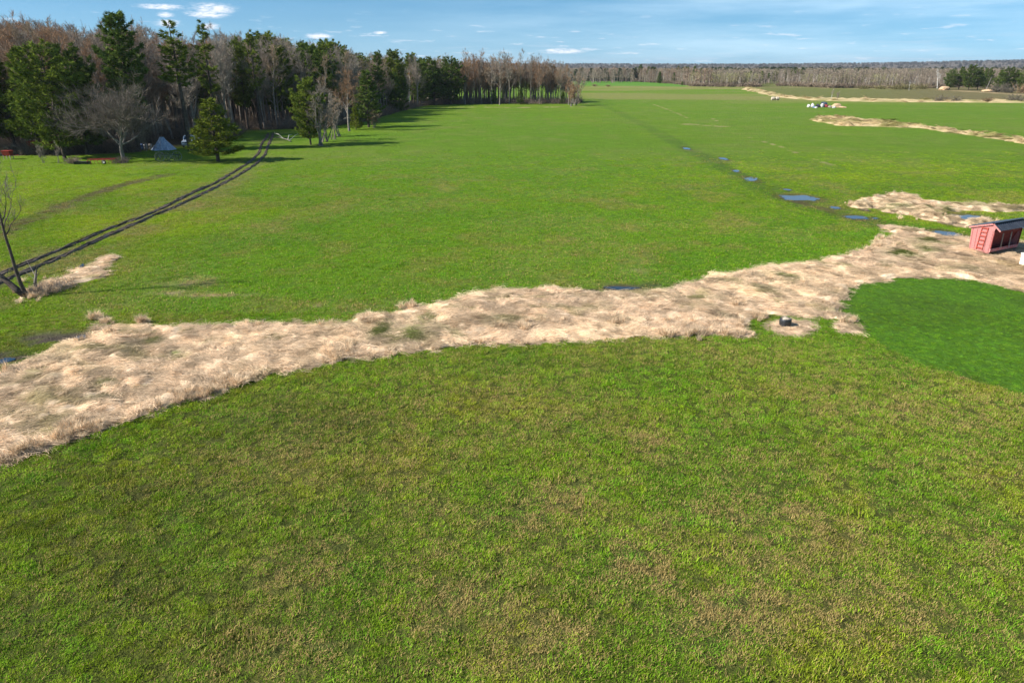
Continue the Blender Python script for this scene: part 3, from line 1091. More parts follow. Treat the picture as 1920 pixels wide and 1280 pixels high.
def strand_proto(seed, n, L, W, width, lift):
    r = np.random.default_rng(seed)
    V, F, a = [], [], []
    for i in range(n):
        x0, y0 = r.normal(0, L * .28), r.normal(0, W * .4)
        d = r.normal(0, .62)
        ln = L * r.uniform(.45, 1.0)
        w = width * r.uniform(.6, 1.4)
        dirv = np.array((math.cos(d), math.sin(d), 0))
        sid = np.array((-math.sin(d), math.cos(d), .4 * r.normal())) * w / 2
        z0 = r.uniform(0, lift)
        bow, cur = r.uniform(.0, lift), r.normal(0, .06) * L
        pts = []
        for t in (-.5, -.05, .5):
            q = 1 - 4 * t * t
            pts.append(np.array((x0, y0, z0 + bow * q - (.02 if abs(t) > .4 and r.random() < .6 else 0))) + dirv * ln * t + np.array((-dirv[1], dirv[0], 0)) * cur * q)
        b = len(V)
        for k, p in enumerate(pts):
            V += [p - sid, p + sid]
        F += [(b, b + 1, b + 3), (b, b + 3, b + 2), (b + 2, b + 3, b + 5), (b + 2, b + 5, b + 4)]
        a += [r.random()] * 6
    return np.array(V), np.array(F), {'rnd': np.array(a)}, None


def tuft_proto(seed, n, rad, lo, hi, width, lean):
    v, f, a, mi = blade_proto(seed, n, rad, lo, hi, width, lean)
    return v, f, {'rnd': a['rnd']}, None


strands = [strand_proto(300 + i, 120, .46, .60, .0075, .030) for i in range(6)]
uprights = [tuft_proto(330 + i, 70, .16, .35, .75, .018, (8, 62)) for i in range(3)]
BT = R(16)
acc = [straw_field('straw_swath', BAND, .16, .125, BT, 'broad winding band of flattened pale straw across the field', 13.0)]
acc.append(straw_field('marsh_straw', MARSH, .25, .22, R(-20), 'flattened reed straw beside the wet marsh', 6.0))
acc.append(straw_field('straw_patch', LEFTPATCH, .2, .08, R(35), 'small tan straw patch beside the bare dead tree', 7.0))
acc.append(straw_field('straw_patch', TYREPATCH, .12, .06, R(5), 'oval ring of dead straw round the black tub', 12.0, wob=.2))
acc.append(straw_field('straw_patch', WEDGE, .12, .07, R(-25), 'straw wedge at the corner of the mown plot', 10.0, wob=.15))
acc.append(straw_field('straw_strip', STRIP, .8, .30, R(-15), 'long tan strip of dead reeds in the far pasture', .5, 2.4, .8))
acc.append(straw_field('straw_strip', FARSTRIP, 2.0, .35, R(0), 'thin tan strip bordering the far ploughed field', .02, 5.0, 1.5))
P, Z, ROT, S, C = [np.concatenate([a[i] for a in acc]) for i in range(5)]
scatter('loose_straw', strands, np.c_[P, Z], ROT, np.c_[S, S, S], [M_strand], C, label='loose tangled straw stalks lying on the flattened straw', cat='straw')

# upright dead tussocks: along the lower lip of the band and at single spots
tp = []
for px, py, n, sp in ((690, 600, 26, .6), (700, 604, 14, .5), (650, 664, 22, .8), (625, 672, 14, .6), (268, 606, 10, .22), (186, 596, 9, .25), (200, 606, 8, .4), (150, 808, 16, .5), (135, 800, 14, .5),
                      (110, 826, 10, .4), (60, 842, 12, .5), (30, 855, 10, .5), (345, 745, 16, .6), (375, 738, 16, .6), (425, 723, 18, .7), (440, 716, 12, .5), (255, 635, 8, .4), (205, 626, 8, .4),
                      (1655, 462, 22, 1.0), (1672, 450, 16, .8), (1700, 436, 18, 1.0), (1720, 436, 14, .8), (1640, 470, 10, .8), (1680, 368, 22, 1.5), (1720, 385, 18, 1.6), (1735, 398, 16, 1.4),
                      (1745, 408, 22, 2.0), (1612, 384, 14, 1.2), (1850, 418, 20, 1.0), (1853, 421, 14, .7), (1385, 612, 12, .4), (1350, 622, 16, .7), (1290, 622, 18, .9), (1250, 626, 10, .5),
                      (1160, 606, 10, .5), (1380, 570, 12, .8), (1520, 540, 10, .8), (1430, 598, 12, .5), (940, 618, 8, .4), (970, 615, 10, .5), (1590, 606, 8, .5), (770, 577, 8, .4), (95, 535, 22, 1.3), (60, 548, 26, 1.0), (70, 556, 22, 1.0)):
    cx, cy_ = G(px, py)
    tp.append(np.c_[rng.normal(cx, sp * .5, n), rng.normal(cy_, sp * .5, n)])
low = [p for p in BAND_PX if p[1] > 600 and p[0] < 1420]
lowp = GP(low[::1])
for (ax_, ay_), (bx_, by_) in zip(lowp[:-1], lowp[1:]):
    k = int(math.hypot(bx_ - ax_, by_ - ay_) * 2.2)
    if 0 < k < 60:
        t = rng.random(k)
        q = np.c_[ax_ + (bx_ - ax_) * t, ay_ + (by_ - ay_) * t] + rng.normal(0, .12, (k, 2))
        q = q[fbm(q[:, 0], q[:, 1], 1.7, 3, 271) > .46]
        tp.append(q)
tp = np.concatenate(tp)
n = len(tp)
tc_, _ = straw_colour(tp[:, 0], tp[:, 1])
s = rng.uniform(.35, .9, n)
scatter('dead_tussocks', uprights, np.c_[tp, ground_z(tp[:, 0], tp[:, 1]) + .03], np.c_[rng.normal(0, .25, n), rng.normal(0, .25, n), rng.random(n) * 6.28],
        np.c_[s, s, s * rng.uniform(.6, 1.1, n)], [M_strand], np.tile(STRAW * .9, (n, 1)) * rng.uniform(.7, 1.15, n)[:, None], label='upright tufts of dead straw along the straw band', cat='straw')


# ------------------------------------------------------------------ rutted track: mud ribbon in the two wheel ruts
def resample(pts, step):
    out = [pts[0]]
    for a, b in zip(pts[:-1], pts[1:]):
        k = max(1, int(math.dist(a, b) / step))
        out += [(a[0] + (b[0] - a[0]) * i / k, a[1] + (b[1] - a[1]) * i / k) for i in range(1, k + 1)]
    return out


V, Q = [], []
for rut in (URUT, LRUT):
    pts = np.array(resample(rut, .35))
    for _ in range(6):
        pts[1:-1] = (pts[:-2] + pts[2:] + 2 * pts[1:-1]) / 4
    tan = np.gradient(pts, axis=0)
    tan /= np.linalg.norm(tan, axis=1)[:, None]
    nor = np.c_[-tan[:, 1], tan[:, 0]]
    wv = .17 + .42 * (fbm(pts[:, 0], pts[:, 1], 1.3, 3, 311) - .4)
    base = sum(len(v) for v in V)
    offs = np.linspace(-1, 1, 11)
    prof_ = np.array([-.05, .03, .09, .08, .03, .02, .03, .08, .09, .03, -.05])
    rows = []
    for o, hz_ in zip(offs, prof_):
        p = pts + nor * (o * wv)[:, None] + nor * (.16 * (vnoise(pts[:, 0] * 2 + o * 9, pts[:, 1] * 2, 5) - .5))[:, None]
        rows.append(np.c_[p, ground_z(p[:, 0], p[:, 1]) + .02 + hz_ * (1 if abs(o) < .3 or abs(o) > .98 else (.45 + 1.0 * vnoise(pts[:, 0] * 1.7 + o, pts[:, 1] * 1.7, 6)))])
    m = len(pts)
    V.append(np.concatenate(rows))
    for r_ in range(10):
        i = base + r_ * m + np.arange(m - 1)
        Q.append(np.stack([i, i + 1, i + 1 + m, i + m], 1))
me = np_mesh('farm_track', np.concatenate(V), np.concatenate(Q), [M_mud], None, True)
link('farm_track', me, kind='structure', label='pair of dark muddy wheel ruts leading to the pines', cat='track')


# ------------------------------------------------------------------ puddles
def puddle(px, py, wx, wy, label, seed, rot=0.0):
    r = np.random.default_rng(seed)
    cx, cy_ = G(px, py)
    rx = abs(G(px + wx, py)[0] - cx)
    ry = (G(px, py - wy)[1] - G(px, py + wy)[1]) / 2
    n = 40
    t = np.linspace(0, 2 * math.pi, n, endpoint=False)
    rr = 1 + .45 * (vnoise(2.2 * np.cos(t) + seed * 3.3, 2.2 * np.sin(t) + 9.1, 7) - .5) + .35 * (vnoise(5 * np.cos(t) + seed, 5 * np.sin(t), 8) - .5)
    lx, ly = rx * rr * np.cos(t), ry * rr * np.sin(t)
    x, y = lx * math.cos(rot) - ly * math.sin(rot), lx * math.sin(rot) + ly * math.cos(rot)
    gzv = float(ground_z(cx + x, cy_ + y).max())
    z0 = max(.03, gzv + .012)
    V = np.c_[np.r_[0, x], np.r_[0, y], np.zeros(n + 1)]
    F = np.array([(0, i + 1, (i + 1) % n + 1) for i in range(n)])
    me = np_mesh('puddle', V, F, [M_water])
    o = link('puddle', me, kind='structure', label=label, cat='puddle', group='rain puddles in the field')
    o.location = (cx, cy_, z0)
    return o


for i, (px, py, wx, wy, lab, rot) in enumerate(PUDDLES):
    puddle(px, py, wx, wy, lab, 40 + i, rot)

# ================================================================== trees
def bark_mat(name, c1, c2, scale=3.0):
    m, nt = new_mat(name)
    q = NT(nt)
    n = q.noise(scale, 5, .7, q.obj())
    c = q.mix(q.remap(n, .35, .65), c1, c2)
    q.out(q.principled(c, .95, .1, 0, q.bump(n, .6, .05)))
    return m


def twig_mat(name):
    """colour = object colour x per-twig variation"""
    m, nt = new_mat(name)
    q = NT(nt)
    oc = q.n('ShaderNodeObjectInfo').outputs['Color']
    rnd = q.attr('rnd').outputs['Fac']
    q.out(q.leafy(q.mix(1.0, oc, q.remap(rnd, 0, 1, .6, 1.45), 'MULTIPLY'), .12))
    return m


def fixed_twig_mat(name, col, trans=.12):
    m, nt = new_mat(name)
    q = NT(nt)
    rnd = q.attr('rnd').outputs['Fac']
    ir = q.n('ShaderNodeObjectInfo').outputs['Random']
    c = q.mix(1.0, col, q.remap(rnd, 0, 1, .6, 1.45), 'MULTIPLY')
    c = q.mix(1.0, c, q.remap(ir, 0, 1, .75, 1.25), 'MULTIPLY')
    q.out(q.leafy(c, trans))
    return m


M_bark = bark_mat('grey_brown_bark', (0.13, 0.11, 0.092), (0.29, 0.255, 0.22))
M_pinebark = bark_mat('pine_bark', (0.045, 0.034, 0.028), (0.125, 0.098, 0.078))
M_pale = bark_mat('pale_bark', (0.12, 0.105, 0.09), (0.25, 0.225, 0.20))
M_birch = bark_mat('birch_bark', (0.55, 0.52, 0.47), (0.72, 0.69, 0.64))
M_twig = twig_mat('twigs')
M_needle = twig_mat('needles')


class TriBuf:
    def __init__(self):
        self.V, self.F, self.A, self.n = [], [], [], 0

    def add(self, v, f, a):
        v = np.asarray(v, float)
        self.V.append(v)
        self.F.append(np.asarray(f) + self.n)
        self.A.append(np.full(len(v), a))
        self.n += len(v)

    def tube(self, pts, rad, n):
        pts = np.asarray(pts, float)
        m = len(pts)
        d = np.gradient(pts, axis=0)
        d /= np.linalg.norm(d, axis=1)[:, None] + 1e-9
        up = np.where(np.abs(d[:, 2:3]) > .9, np.array([[1., 0, 0]]), np.array([[0, 0, 1.]]))
        u = np.cross(d, up)
        u /= np.linalg.norm(u, axis=1)[:, None] + 1e-9
        w = np.cross(d, u)
        t = np.arange(n) * 2 * math.pi / n
        ring = pts[:, None, :] + (u[:, None, :] * np.cos(t)[None, :, None] + w[:, None, :] * np.sin(t)[None, :, None]) * np.asarray(rad)[:, None, None]
        v = ring.reshape(-1, 3)
        f = []
        for i in range(m - 1):
            for k in range(n):
                a, b = i * n + k, i * n + (k + 1) % n
                f += [(a, b, b + n), (a, b + n, a + n)]
        self.add(v, f, random.random())

    def arrays(self):
        return np.concatenate(self.V), np.concatenate(self.F), np.concatenate(self.A)

    def mesh(self, name, mat, smooth=False):
        v, f, a = self.arrays()
        return np_mesh(name, v, f, [mat], {'rnd': a}, smooth)


def unit(v):
    return v / (np.linalg.norm(v) + 1e-9)


def gen_pine(seed, h, base, width, dens=1.0, top='spire', lean=0.0, tuft=.48, cols=None):
    """white pine: bare lower stem, whorled boughs carrying flat needle plumes"""
    r = np.random.default_rng(seed)
    tr, cr = TriBuf(), TriBuf()
    m = 9
    zz = np.linspace(0, h * .99, m)
    wob = np.cumsum(r.normal(0, .012 * h / m, (m, 2)), 0)
    stem = np.c_[wob[:, 0] + lean * zz, wob[:, 1], zz]
    rb = .0125 * h + .06
    tr.tube(stem, rb * (1 - zz / h) ** .8 + .015, 7)

    def stem_at(z):
        return np.array([np.interp(z, zz, stem[:, 0]), np.interp(z, zz, stem[:, 1]), z])
    z = h * base
    while z < h * .985:
        t = (z - h * base) / (h * (1 - base))
        if top == 'spire':
            prof = (1 - t) ** .75 * (.55 + .45 * min(1, t * 5))
        elif top == 'cone':
            prof = (1 - t) ** .95 * (.80 + .20 * min(1, t * 4))
        else:
            prof = (.62 + .38 * math.sin(min(1, t * 1.5) * 1.57)) * (1 - max(0, t - .62) / .38 * .72)
        nb = r.integers(4, 7)
        az0 = r.random() * 6.283
        for b in range(nb):
            if r.random() > dens * .95:
                continue
            a = az0 + b * 6.283 / nb + r.normal(0, .25)
            L = width * prof * r.uniform(.55, 1.15) + .25
            rise = r.normal(.16, .14) + .75 * max(0, t - .6)
            p0 = stem_at(z + r.normal(0, .12))
            k = 4
            q = np.linspace(0, 1, k)
            hor = np.array((math.cos(a), math.sin(a), 0))
            path = p0 + hor[None] * (L * q)[:, None]
            path[:, 2] += L * (rise * q + .16 * q ** 2.2) - .10 * L * np.sin(q * 3.14)
            if L > .8:
                tr.tube(path, (.010 + .014 * L) * (1 - .8 * q), 3)
            side = np.array((-hor[1], hor[0], 0))
            nt_ = max(3, int(L * 6.5 * dens + 2.5))
            for s in range(nt_):
                u = 1 - (r.random() ** 1.5) * .72
                pp = np.array([np.interp(u, q, path[:, i]) for i in range(3)])
                spread = .38 * L * (1.15 - u * .7)
                pp = pp + side * r.normal(0, spread * .55) + np.array((0, 0, r.normal(.03, .08)))
                dirn = unit(hor * r.uniform(.4, 1.1) + side * r.normal(0, .55) + np.array((0, 0, r.uniform(.0, .65))))
                ln = tuft * r.uniform(.75, 1.35)
                rv = r.random()
                nn = 7
                V, F = [], []
                for j in range(nn):
                    d = unit(dirn + r.normal(0, .50, 3))
                    sd = unit(np.cross(d, r.normal(0, 1, 3))) * ln * .13
                    o = pp + r.normal(0, .07, 3)
                    i0 = len(V)
                    V += [o - sd, o + sd, o + d * ln]
                    F.append((i0, i0 + 1, i0 + 2))
                cr.add(V, F, np.clip(rv + r.normal(0, .12), 0, 1))
        z += r.uniform(.30, .55) * (1 + .012 * h)
    # a few dead stubs below the crown
    for i in range(int(h * .5)):
        z = r.uniform(.12, max(.14, base)) * h
        a, L = r.random() * 6.283, r.uniform(.4, 1.6)
        p0 = stem_at(z)
        e = p0 + np.array((math.cos(a) * L, math.sin(a) * L, r.uniform(-.2, .35) * L))
        tr.tube([p0, e], [.022, .006], 3)
    return tr, cr


def gen_bare(seed, h, spread, clear=.25, nlimb=13, rise=.9, tw=.036, fine=1.9, stems=1, crook=.10, buds=0.0, stem=.92, thick=1.0):
    """leafless hardwood: stem, limbs, branches and fine twigs"""
    r = np.random.default_rng(seed)
    tr, cr = TriBuf(), TriBuf()

    def path(p, d, L, n, up, jit):
        pts = [np.array(p, float)]
        d = unit(np.array(d, float))
        for i in range(n):
            d = unit(d + r.normal(0, jit, 3) + np.array((0, 0, up)))
            pts.append(pts[-1] + d * L / n)
        return np.array(pts)

    def along(pts, t):
        f = t * (len(pts) - 1)
        i = min(int(f), len(pts) - 2)
        return pts[i] + (pts[i + 1] - pts[i]) * (f - i), unit(pts[i + 1] - pts[i])

    def side_dir(d, ang, up=.0):
        a = unit(np.cross(d, r.normal(0, 1, 3)))
        return unit(d * math.cos(ang) + a * math.sin(ang) + np.array((0, 0, up)))

    def twigs(pts, n, L):
        for i in range(n):
            p, d = along(pts, r.uniform(.15, 1.0))
            td = side_dir(d, r.uniform(.25, .95), .22)
            ln = L * r.uniform(.5, 1.2)
            sd = unit(np.cross(td, r.normal(0, 1, 3))) * tw * .5
            mid = p + td * ln * .55
            e = mid + unit(td + r.normal(0, .25, 3) + np.array((0, 0, .2))) * ln * .45
            rv = r.random()
            cr.add([p - sd, p + sd, mid + sd * .6, mid - sd * .6, e], [(0, 1, 2), (0, 2, 3), (3, 2, 4)], rv)
            t2 = unit(td + r.normal(0, .6, 3) + np.array((0, 0, .15)))
            cr.add([mid - sd * .6, mid + sd * .6, mid + t2 * ln * .5], [(0, 1, 2)], rv)
            if buds and r.random() < buds:
                b = e + r.normal(0, .05, 3)
                w = .05
                cr.add([b, b + r.normal(0, w, 3), b + r.normal(0, w, 3)], [(0, 1, 2)], 1.0)

    for s in range(stems):
        hh = h * (1 if s == 0 else r.uniform(.65, .95))
        d0 = np.array((0, 0, 1.0)) if stems == 1 else unit(np.array((r.normal(0, .16), r.normal(0, .16), 1)))
        p0 = np.array((0, 0, 0.0)) if stems == 1 else np.array((r.normal(0, .35), r.normal(0, .35), 0))
        st = path(p0, d0, hh * stem, 9, .05, crook * .5)
        rb = thick * (.010 * hh + .04) / (stems ** .35)
        q = np.linspace(0, 1, 10)
        rad = rb * (1 - q * .88)
        rad[0] *= 1.25
        tr.tube(st, rad, 7)
        nl = max(4, int(nlimb / stems ** .6))
        for i in range(nl):
            t = clear + (1 - clear) * ((i + r.random()) / nl) ** .9
            t = min(t, .985)
            p, d = along(st, t)
            L = spread * (1 - .62 * (t - clear) / (1 - clear)) * r.uniform(.7, 1.2)
            ld = side_dir(np.array((0, 0, 1.0)), r.uniform(.55, 1.05) * (1.35 - .5 * rise), .15 * rise)
            lp = path(p, ld, L, 5, .10 * rise, crook * 1.6)
            lr = rb * (1 - t * .8) * .52
            tr.tube(lp, lr * (1 - .8 * np.linspace(0, 1, 6)), 5)
            nbr = max(3, int(L * 2.0))
            for j in range(nbr):
                p2, d2 = along(lp, r.uniform(.22, 1.0))
                L2 = L * r.uniform(.28, .55)
                bp = path(p2, side_dir(d2, r.uniform(.4, .9), .25 * rise), L2, 3, .10 * rise, crook * 2)
                tr.tube(bp, max(.010, lr * .38) * (1 - .75 * np.linspace(0, 1, 4)), 3)
                for k in range(3):
                    p3, d3 = along(bp, r.uniform(.25, 1.0))
                    tp_ = path(p3, side_dir(d3, r.uniform(.35, .9), .2), L2 * r.uniform(.4, .75) + .2, 2, .08, crook * 2)
                    cr.tube(tp_, [.011, .008, .004], 3)
                    twigs(tp_, int(3 * fine + r.random()), .28 + L2 * .34)
                twigs(bp, int(4 * fine), .3 + L2 * .3)
    return tr, cr


def bank(gens, tmat):
    """list of (trunk mesh, crown mesh, height, TriBufs)"""
    out = []
    for tr, cr, h in gens:
        out.append((tr.mesh('trunk', tmat, True), cr.mesh('crown', None, False), h))
    return out


def make_bank(spec, fn, tmat, cmat):
    out = []
    for kw in spec:
        tr, cr = fn(**kw)
        out.append((tr.mesh('trunk', tmat, True), cr.mesh('crown', cmat), kw['h'], tr, cr))
    return out


PINE = make_bank([dict(seed=1, h=19, base=.30, width=3.2, top='spire'), dict(seed=2, h=19, base=.38, width=2.9, dens=.85, top='spire'),
                  dict(seed=3, h=17, base=.22, width=3.5, top='round'), dict(seed=4, h=18, base=.45, width=2.6, dens=.8, top='spire', lean=.01),
                  dict(seed=5, h=16, base=.18, width=3.3, top='round', dens=1.0)], gen_pine, M_pinebark, M_needle)
SPARSE = make_bank([dict(seed=11, h=20, base=.42, width=2.1, dens=.62, top='spire', lean=-.005), dict(seed=12, h=20, base=.50, width=2.3, dens=.7, top='spire')], gen_pine, M_pinebark, M_needle)
BROAD = make_bank([dict(seed=21, h=15, base=.12, width=4.6, top='round', dens=1.0, tuft=.5), dict(seed=22, h=15, base=.15, width=4.2, top='cone', dens=1.0, tuft=.5)], gen_pine, M_pinebark, M_needle)
DENSE = make_bank([dict(seed=31, h=20, base=.28, width=3.0, top='round', dens=1.15, tuft=.5)], gen_pine, M_pinebark, M_needle)
YOUNG = make_bank([dict(seed=41, h=9, base=.13, width=3.0, top='cone', dens=1.15, tuft=.40), dict(seed=42, h=11, base=.06, width=3.4, top='cone', dens=1.1, tuft=.42),
                   dict(seed=43, h=8, base=.08, width=2.2, top='cone', dens=1.1, tuft=.36)], gen_pine, M_pinebark, M_needle)
BARE = make_bank([dict(seed=51, h=17, spread=4.6, clear=.28, nlimb=15), dict(seed=52, h=17, spread=4.0, clear=.35, nlimb=14, rise=1.2),
                  dict(seed=53, h=16, spread=5.0, clear=.22, nlimb=16, rise=.8), dict(seed=54, h=18, spread=3.4, clear=.35, nlimb=15, rise=1.4),
                  dict(seed=55, h=17, spread=3.8, clear=.20, nlimb=17, rise=1.3, buds=.5), dict(seed=56, h=16, spread=4.4, clear=.25, nlimb=16, rise=1.1, buds=.7)], gen_bare, M_bark, M_twig)
OAK = make_bank([dict(seed=61, h=11.5, spread=7.4, clear=.34, nlimb=22, rise=.42, fine=4.5, tw=.032, crook=.13, stem=.52, thick=2.1)], gen_bare, M_pale, M_twig)
THIN = make_bank([dict(seed=71, h=10, spread=1.9, clear=.25, nlimb=12, rise=1.4, stems=6), dict(seed=72, h=10, spread=2.0, clear=.3, nlimb=12, rise=1.3, stems=3),
                  dict(seed=73, h=6, spread=1.6, clear=.1, nlimb=10, rise=1.2, stems=6)], gen_bare, M_bark, M_twig)
BIRCH = make_bank([dict(seed=81, h=12, spread=2.4, clear=.35, nlimb=13, rise=1.3), dict(seed=82, h=12, spread=2.6, clear=.4, nlimb=13, rise=1.2, stems=2)], gen_bare, M_birch, M_twig)

NEEDLE = (0.122, 0.158, 0.024)
NEEDLE_D = (0.090, 0.130, 0.026)
NEEDLE_Y = (0.165, 0.200, 0.026)
GREYTWIG = (0.255, 0.212, 0.170)
BROWNT = (0.29, 0.215, 0.145)
REDT = (0.27, 0.165, 0.098)
ORANGET = (0.31, 0.195, 0.105)
PALET = (0.31, 0.27, 0.22)
TREES = []


def tree(name, bank_, i, X, Y, h, label, cat='tree', group=None, col=NEEDLE, rz=None, wide=1.0, lean=None):
    tme, cme, h0 = bank_[i % len(bank_)][:3]
    root = thing(name, label, cat, (X, Y, gz1(X, Y) - .03), random.random() * 6.283 if rz is None else rz, group)
    s = h / h0
    root.scale = (s * wide, s * wide, s)
    if lean:
        root.rotation_euler = (Matrix.Rotation(lean[1], 3, 'Y') @ Matrix.Rotation(lean[0], 3, 'X') @ Matrix.Rotation(root.rotation_euler[2], 3, 'Z')).to_euler()
    link('trunk', tme, root)
    c = link('crown', cme, root)
    v = random.uniform(.82, 1.18)
    c.color = (*[min(1, q * v) for q in col], 1)
    TREES.append((X, Y))
    return root


def tree_px(name, bank_, i, bx, by, ty, label, **kw):
    X, Y = G(bx, by)
    return tree(name, bank_, i, X, Y, height_at(Y, ty), label, **kw)


# ---- edge of the wood, trees one can single out
tree_px('hardwood_tree', OAK, 0, 233, 303, 150, 'round bare grey hardwood with short thick trunk on the lawn edge', col=(.165, .138, .115), rz=.6)
tree_px('young_pine', YOUNG, 0, 410, 303, 186, 'small bushy bright green pine standing alone beside the ruts', col=NEEDLE_Y, rz=1.0, wide=1.55)
tree_px('white_pine', SPARSE, 1, 358, 282, 40, 'tall pine with bare trunk beside the grey tarp tent', col=NEEDLE, rz=2.0, wide=1.35)
tree_px('white_pine', DENSE, 0, 262, 284, 27, 'tallest dense dark pine rising behind the round bare hardwood', col=NEEDLE_D, rz=.4)
tree_px('white_pine', BROAD, 0, 122, 297, 92, 'broad pine with drooping boughs over the brush pile', col=NEEDLE, rz=3.0)
tree_px('white_pine', BROAD, 1, 78, 290, 88, 'broad pine behind the thin pale saplings', col=NEEDLE, rz=1.4)
tree_px('white_pine', BROAD, 0, 163, 290, 96, 'wide pine between the brush pile and the bare hardwood', col=NEEDLE_D, rz=5.1)
tree_px('white_pine', BROAD, 1, 30, 284, 92, 'wide pine standing over the red machinery', col=NEEDLE, rz=4.0)
tree_px('white_pine', BROAD, 0, -40, 290, 100, 'wide pine beyond the red machinery', col=NEEDLE, rz=2.2)
tree_px('white_pine', SPARSE, 0, 410, 262, 38, 'slim tall pine with small tufted top behind the young pine', col=NEEDLE, rz=.2)
tree_px('white_pine', SPARSE, 0, 490, 243, 56, 'thin one-sided pine beside the rutted track', col=NEEDLE, rz=2.8)
tree_px('white_pine', BROAD, 0, 583, 272, 152, 'light green pine in the clump jutting into the field', col=NEEDLE, rz=.9, wide=.95)
tree_px('sapling_clump', THIN, 0, 603, 274, 152, 'clump of thin leafless stems before the light green pine', col=GREYTWIG, rz=.3, wide=1.6)
tree_px('sapling_clump', THIN, 1, 622, 262, 165, 'leafless saplings between the field clump and red maple', col=GREYTWIG, rz=1.3, wide=1.3)
tree_px('maple_tree', BARE, 5, 655, 246, 132, 'reddish budding maple beside the dark round pine', col=REDT, rz=.3, wide=1.5)
tree_px('white_pine', BROAD, 1, 692, 239, 131, 'dark dense pine throwing a long shadow on the field', col=NEEDLE_D, rz=.1, wide=1.3)
tree_px('shrub', YOUNG, 2, 668, 243, 200, 'low yellow green evergreen bush under the reddish maple', cat='shrub', col=NEEDLE_Y, rz=.2, wide=1.3)
tree_px('white_pine', YOUNG, 1, 741, 209, 137, 'conical dark pine at the bend of the wood edge', col=NEEDLE_D, rz=2.2, wide=1.3)
tree_px('birch_tree', BIRCH, 0, 768, 200, 125, 'slender pale birch between two dark pine groups', col=ORANGET, rz=.5)
for bx, by, ty, i, lab in ((790, 198, 118, 0, 'leftmost pine of the dark group beside the bare row'), (815, 197, 113, 1, 'rounded pine within the dark group beside the bare row'),
                           (845, 196, 112, 0, 'dark pine touching the orange bare trees')):
    tree_px('white_pine', BROAD, i, bx, by, ty, lab, col=NEEDLE_D, wide=1.15)
row = [(872, 196, 97, 5, ORANGET, 'orange tinted bare tree next to the dark pines'), (888, 195, 96, 4, REDT, 'reddish bare tree near the dark pines'),
       (905, 194, 97, 5, REDT, 'red budding bare tree in the far row'), (922, 195, 103, 0, BROWNT, 'brown bare tree in the far row'),
       (937, 197, 96, 2, GREYTWIG, 'dark forked bare tree in the far row'), (955, 195, 94, 0, GREYTWIG, 'tall grey bare tree topping the far row'),
       (975, 195, 93, 3, BROWNT, 'upright narrow bare tree of the far row'), (996, 194, 101, 1, GREYTWIG, 'round headed grey bare tree in the row'),
       (1012, 195, 106, 5, REDT, 'low reddish bare tree past the round headed one'), (1032, 193, 108, 0, BROWNT, 'bare tree with leaning dark stem'),
       (1050, 194, 114, 2, BROWNT, 'brown bare tree near the end of the row'), (1066, 197, 117, 4, REDT, 'russet bare tree almost last in the row')]
for bx, by, ty, i, c, lab in row:
    tree_px('hardwood_tree', BARE, i, bx, by, ty, lab, col=c, wide=.9)
tree_px('sapling_clump', THIN, 0, 1080, 198, 140, 'shrubby bare clump ending the far row', col=BROWNT, wide=1.5)
tree_px('sapling_clump', THIN, 2, 1070, 199, 152, 'russet bare bush before the end of the far row', col=REDT, wide=1.3)
for bx, by, ty, lab in ((926, 195, 168, 'small evergreen under the far bare row'), (976, 196, 166, 'little evergreen beneath the tall grey bare tree'), (1055, 195, 172, 'little evergreen at the row end')):
    tree_px('young_pine', YOUNG, 2, bx, by, ty, lab, col=NEEDLE_D)
tree_px('sapling_clump', THIN, 1, 640, 255, 170, 'grey saplings at the foot of the reddish maple', col=PALET, wide=1.7)
tree_px('sapling_clump', THIN, 0, 612, 266, 172, 'bushy leafless stems behind the field clump pine', col=BROWNT, wide=1.8)
tree_px('sapling_clump', THIN, 2, 700, 240, 205, 'low leafless bush under the dark dense pine', col=BROWNT, wide=2.0)
# saplings on the lawn edge at far left
tree_px('sapling', THIN, 2, 82, 306, 268, 'pale thin leaning sapling on the lawn edge', col=PALET, rz=.2)
tree_px('sapling', THIN, 1, 108, 306, 262, 'dark thin saplings beside the brush pile', col=GREYTWIG, rz=2)
tree_px('sapling', THIN, 1, 272, 283, 215, 'slim pale stem left of the tarp tent', col=PALET, rz=1)

# ---- interior of the wood
SKY_X = [-300, 0, 30, 60, 100, 150, 180, 240, 262, 285, 300, 350, 400, 440, 480, 520, 560, 600, 640, 700, 760, 800, 860, 900, 1000, 1040, 1095]
SKY_Y = [30, 34, 38, 42, 44, 48, 56, 52, 46, 60, 66, 66, 62, 64, 64, 68, 72, 80, 88, 94, 104, 106, 104, 104, 106, 112, 124]


def edge_y_at(px):
    return float(np.interp(px, [p[0] for p in EDGE_PX], [p[1] for p in EDGE_PX]))


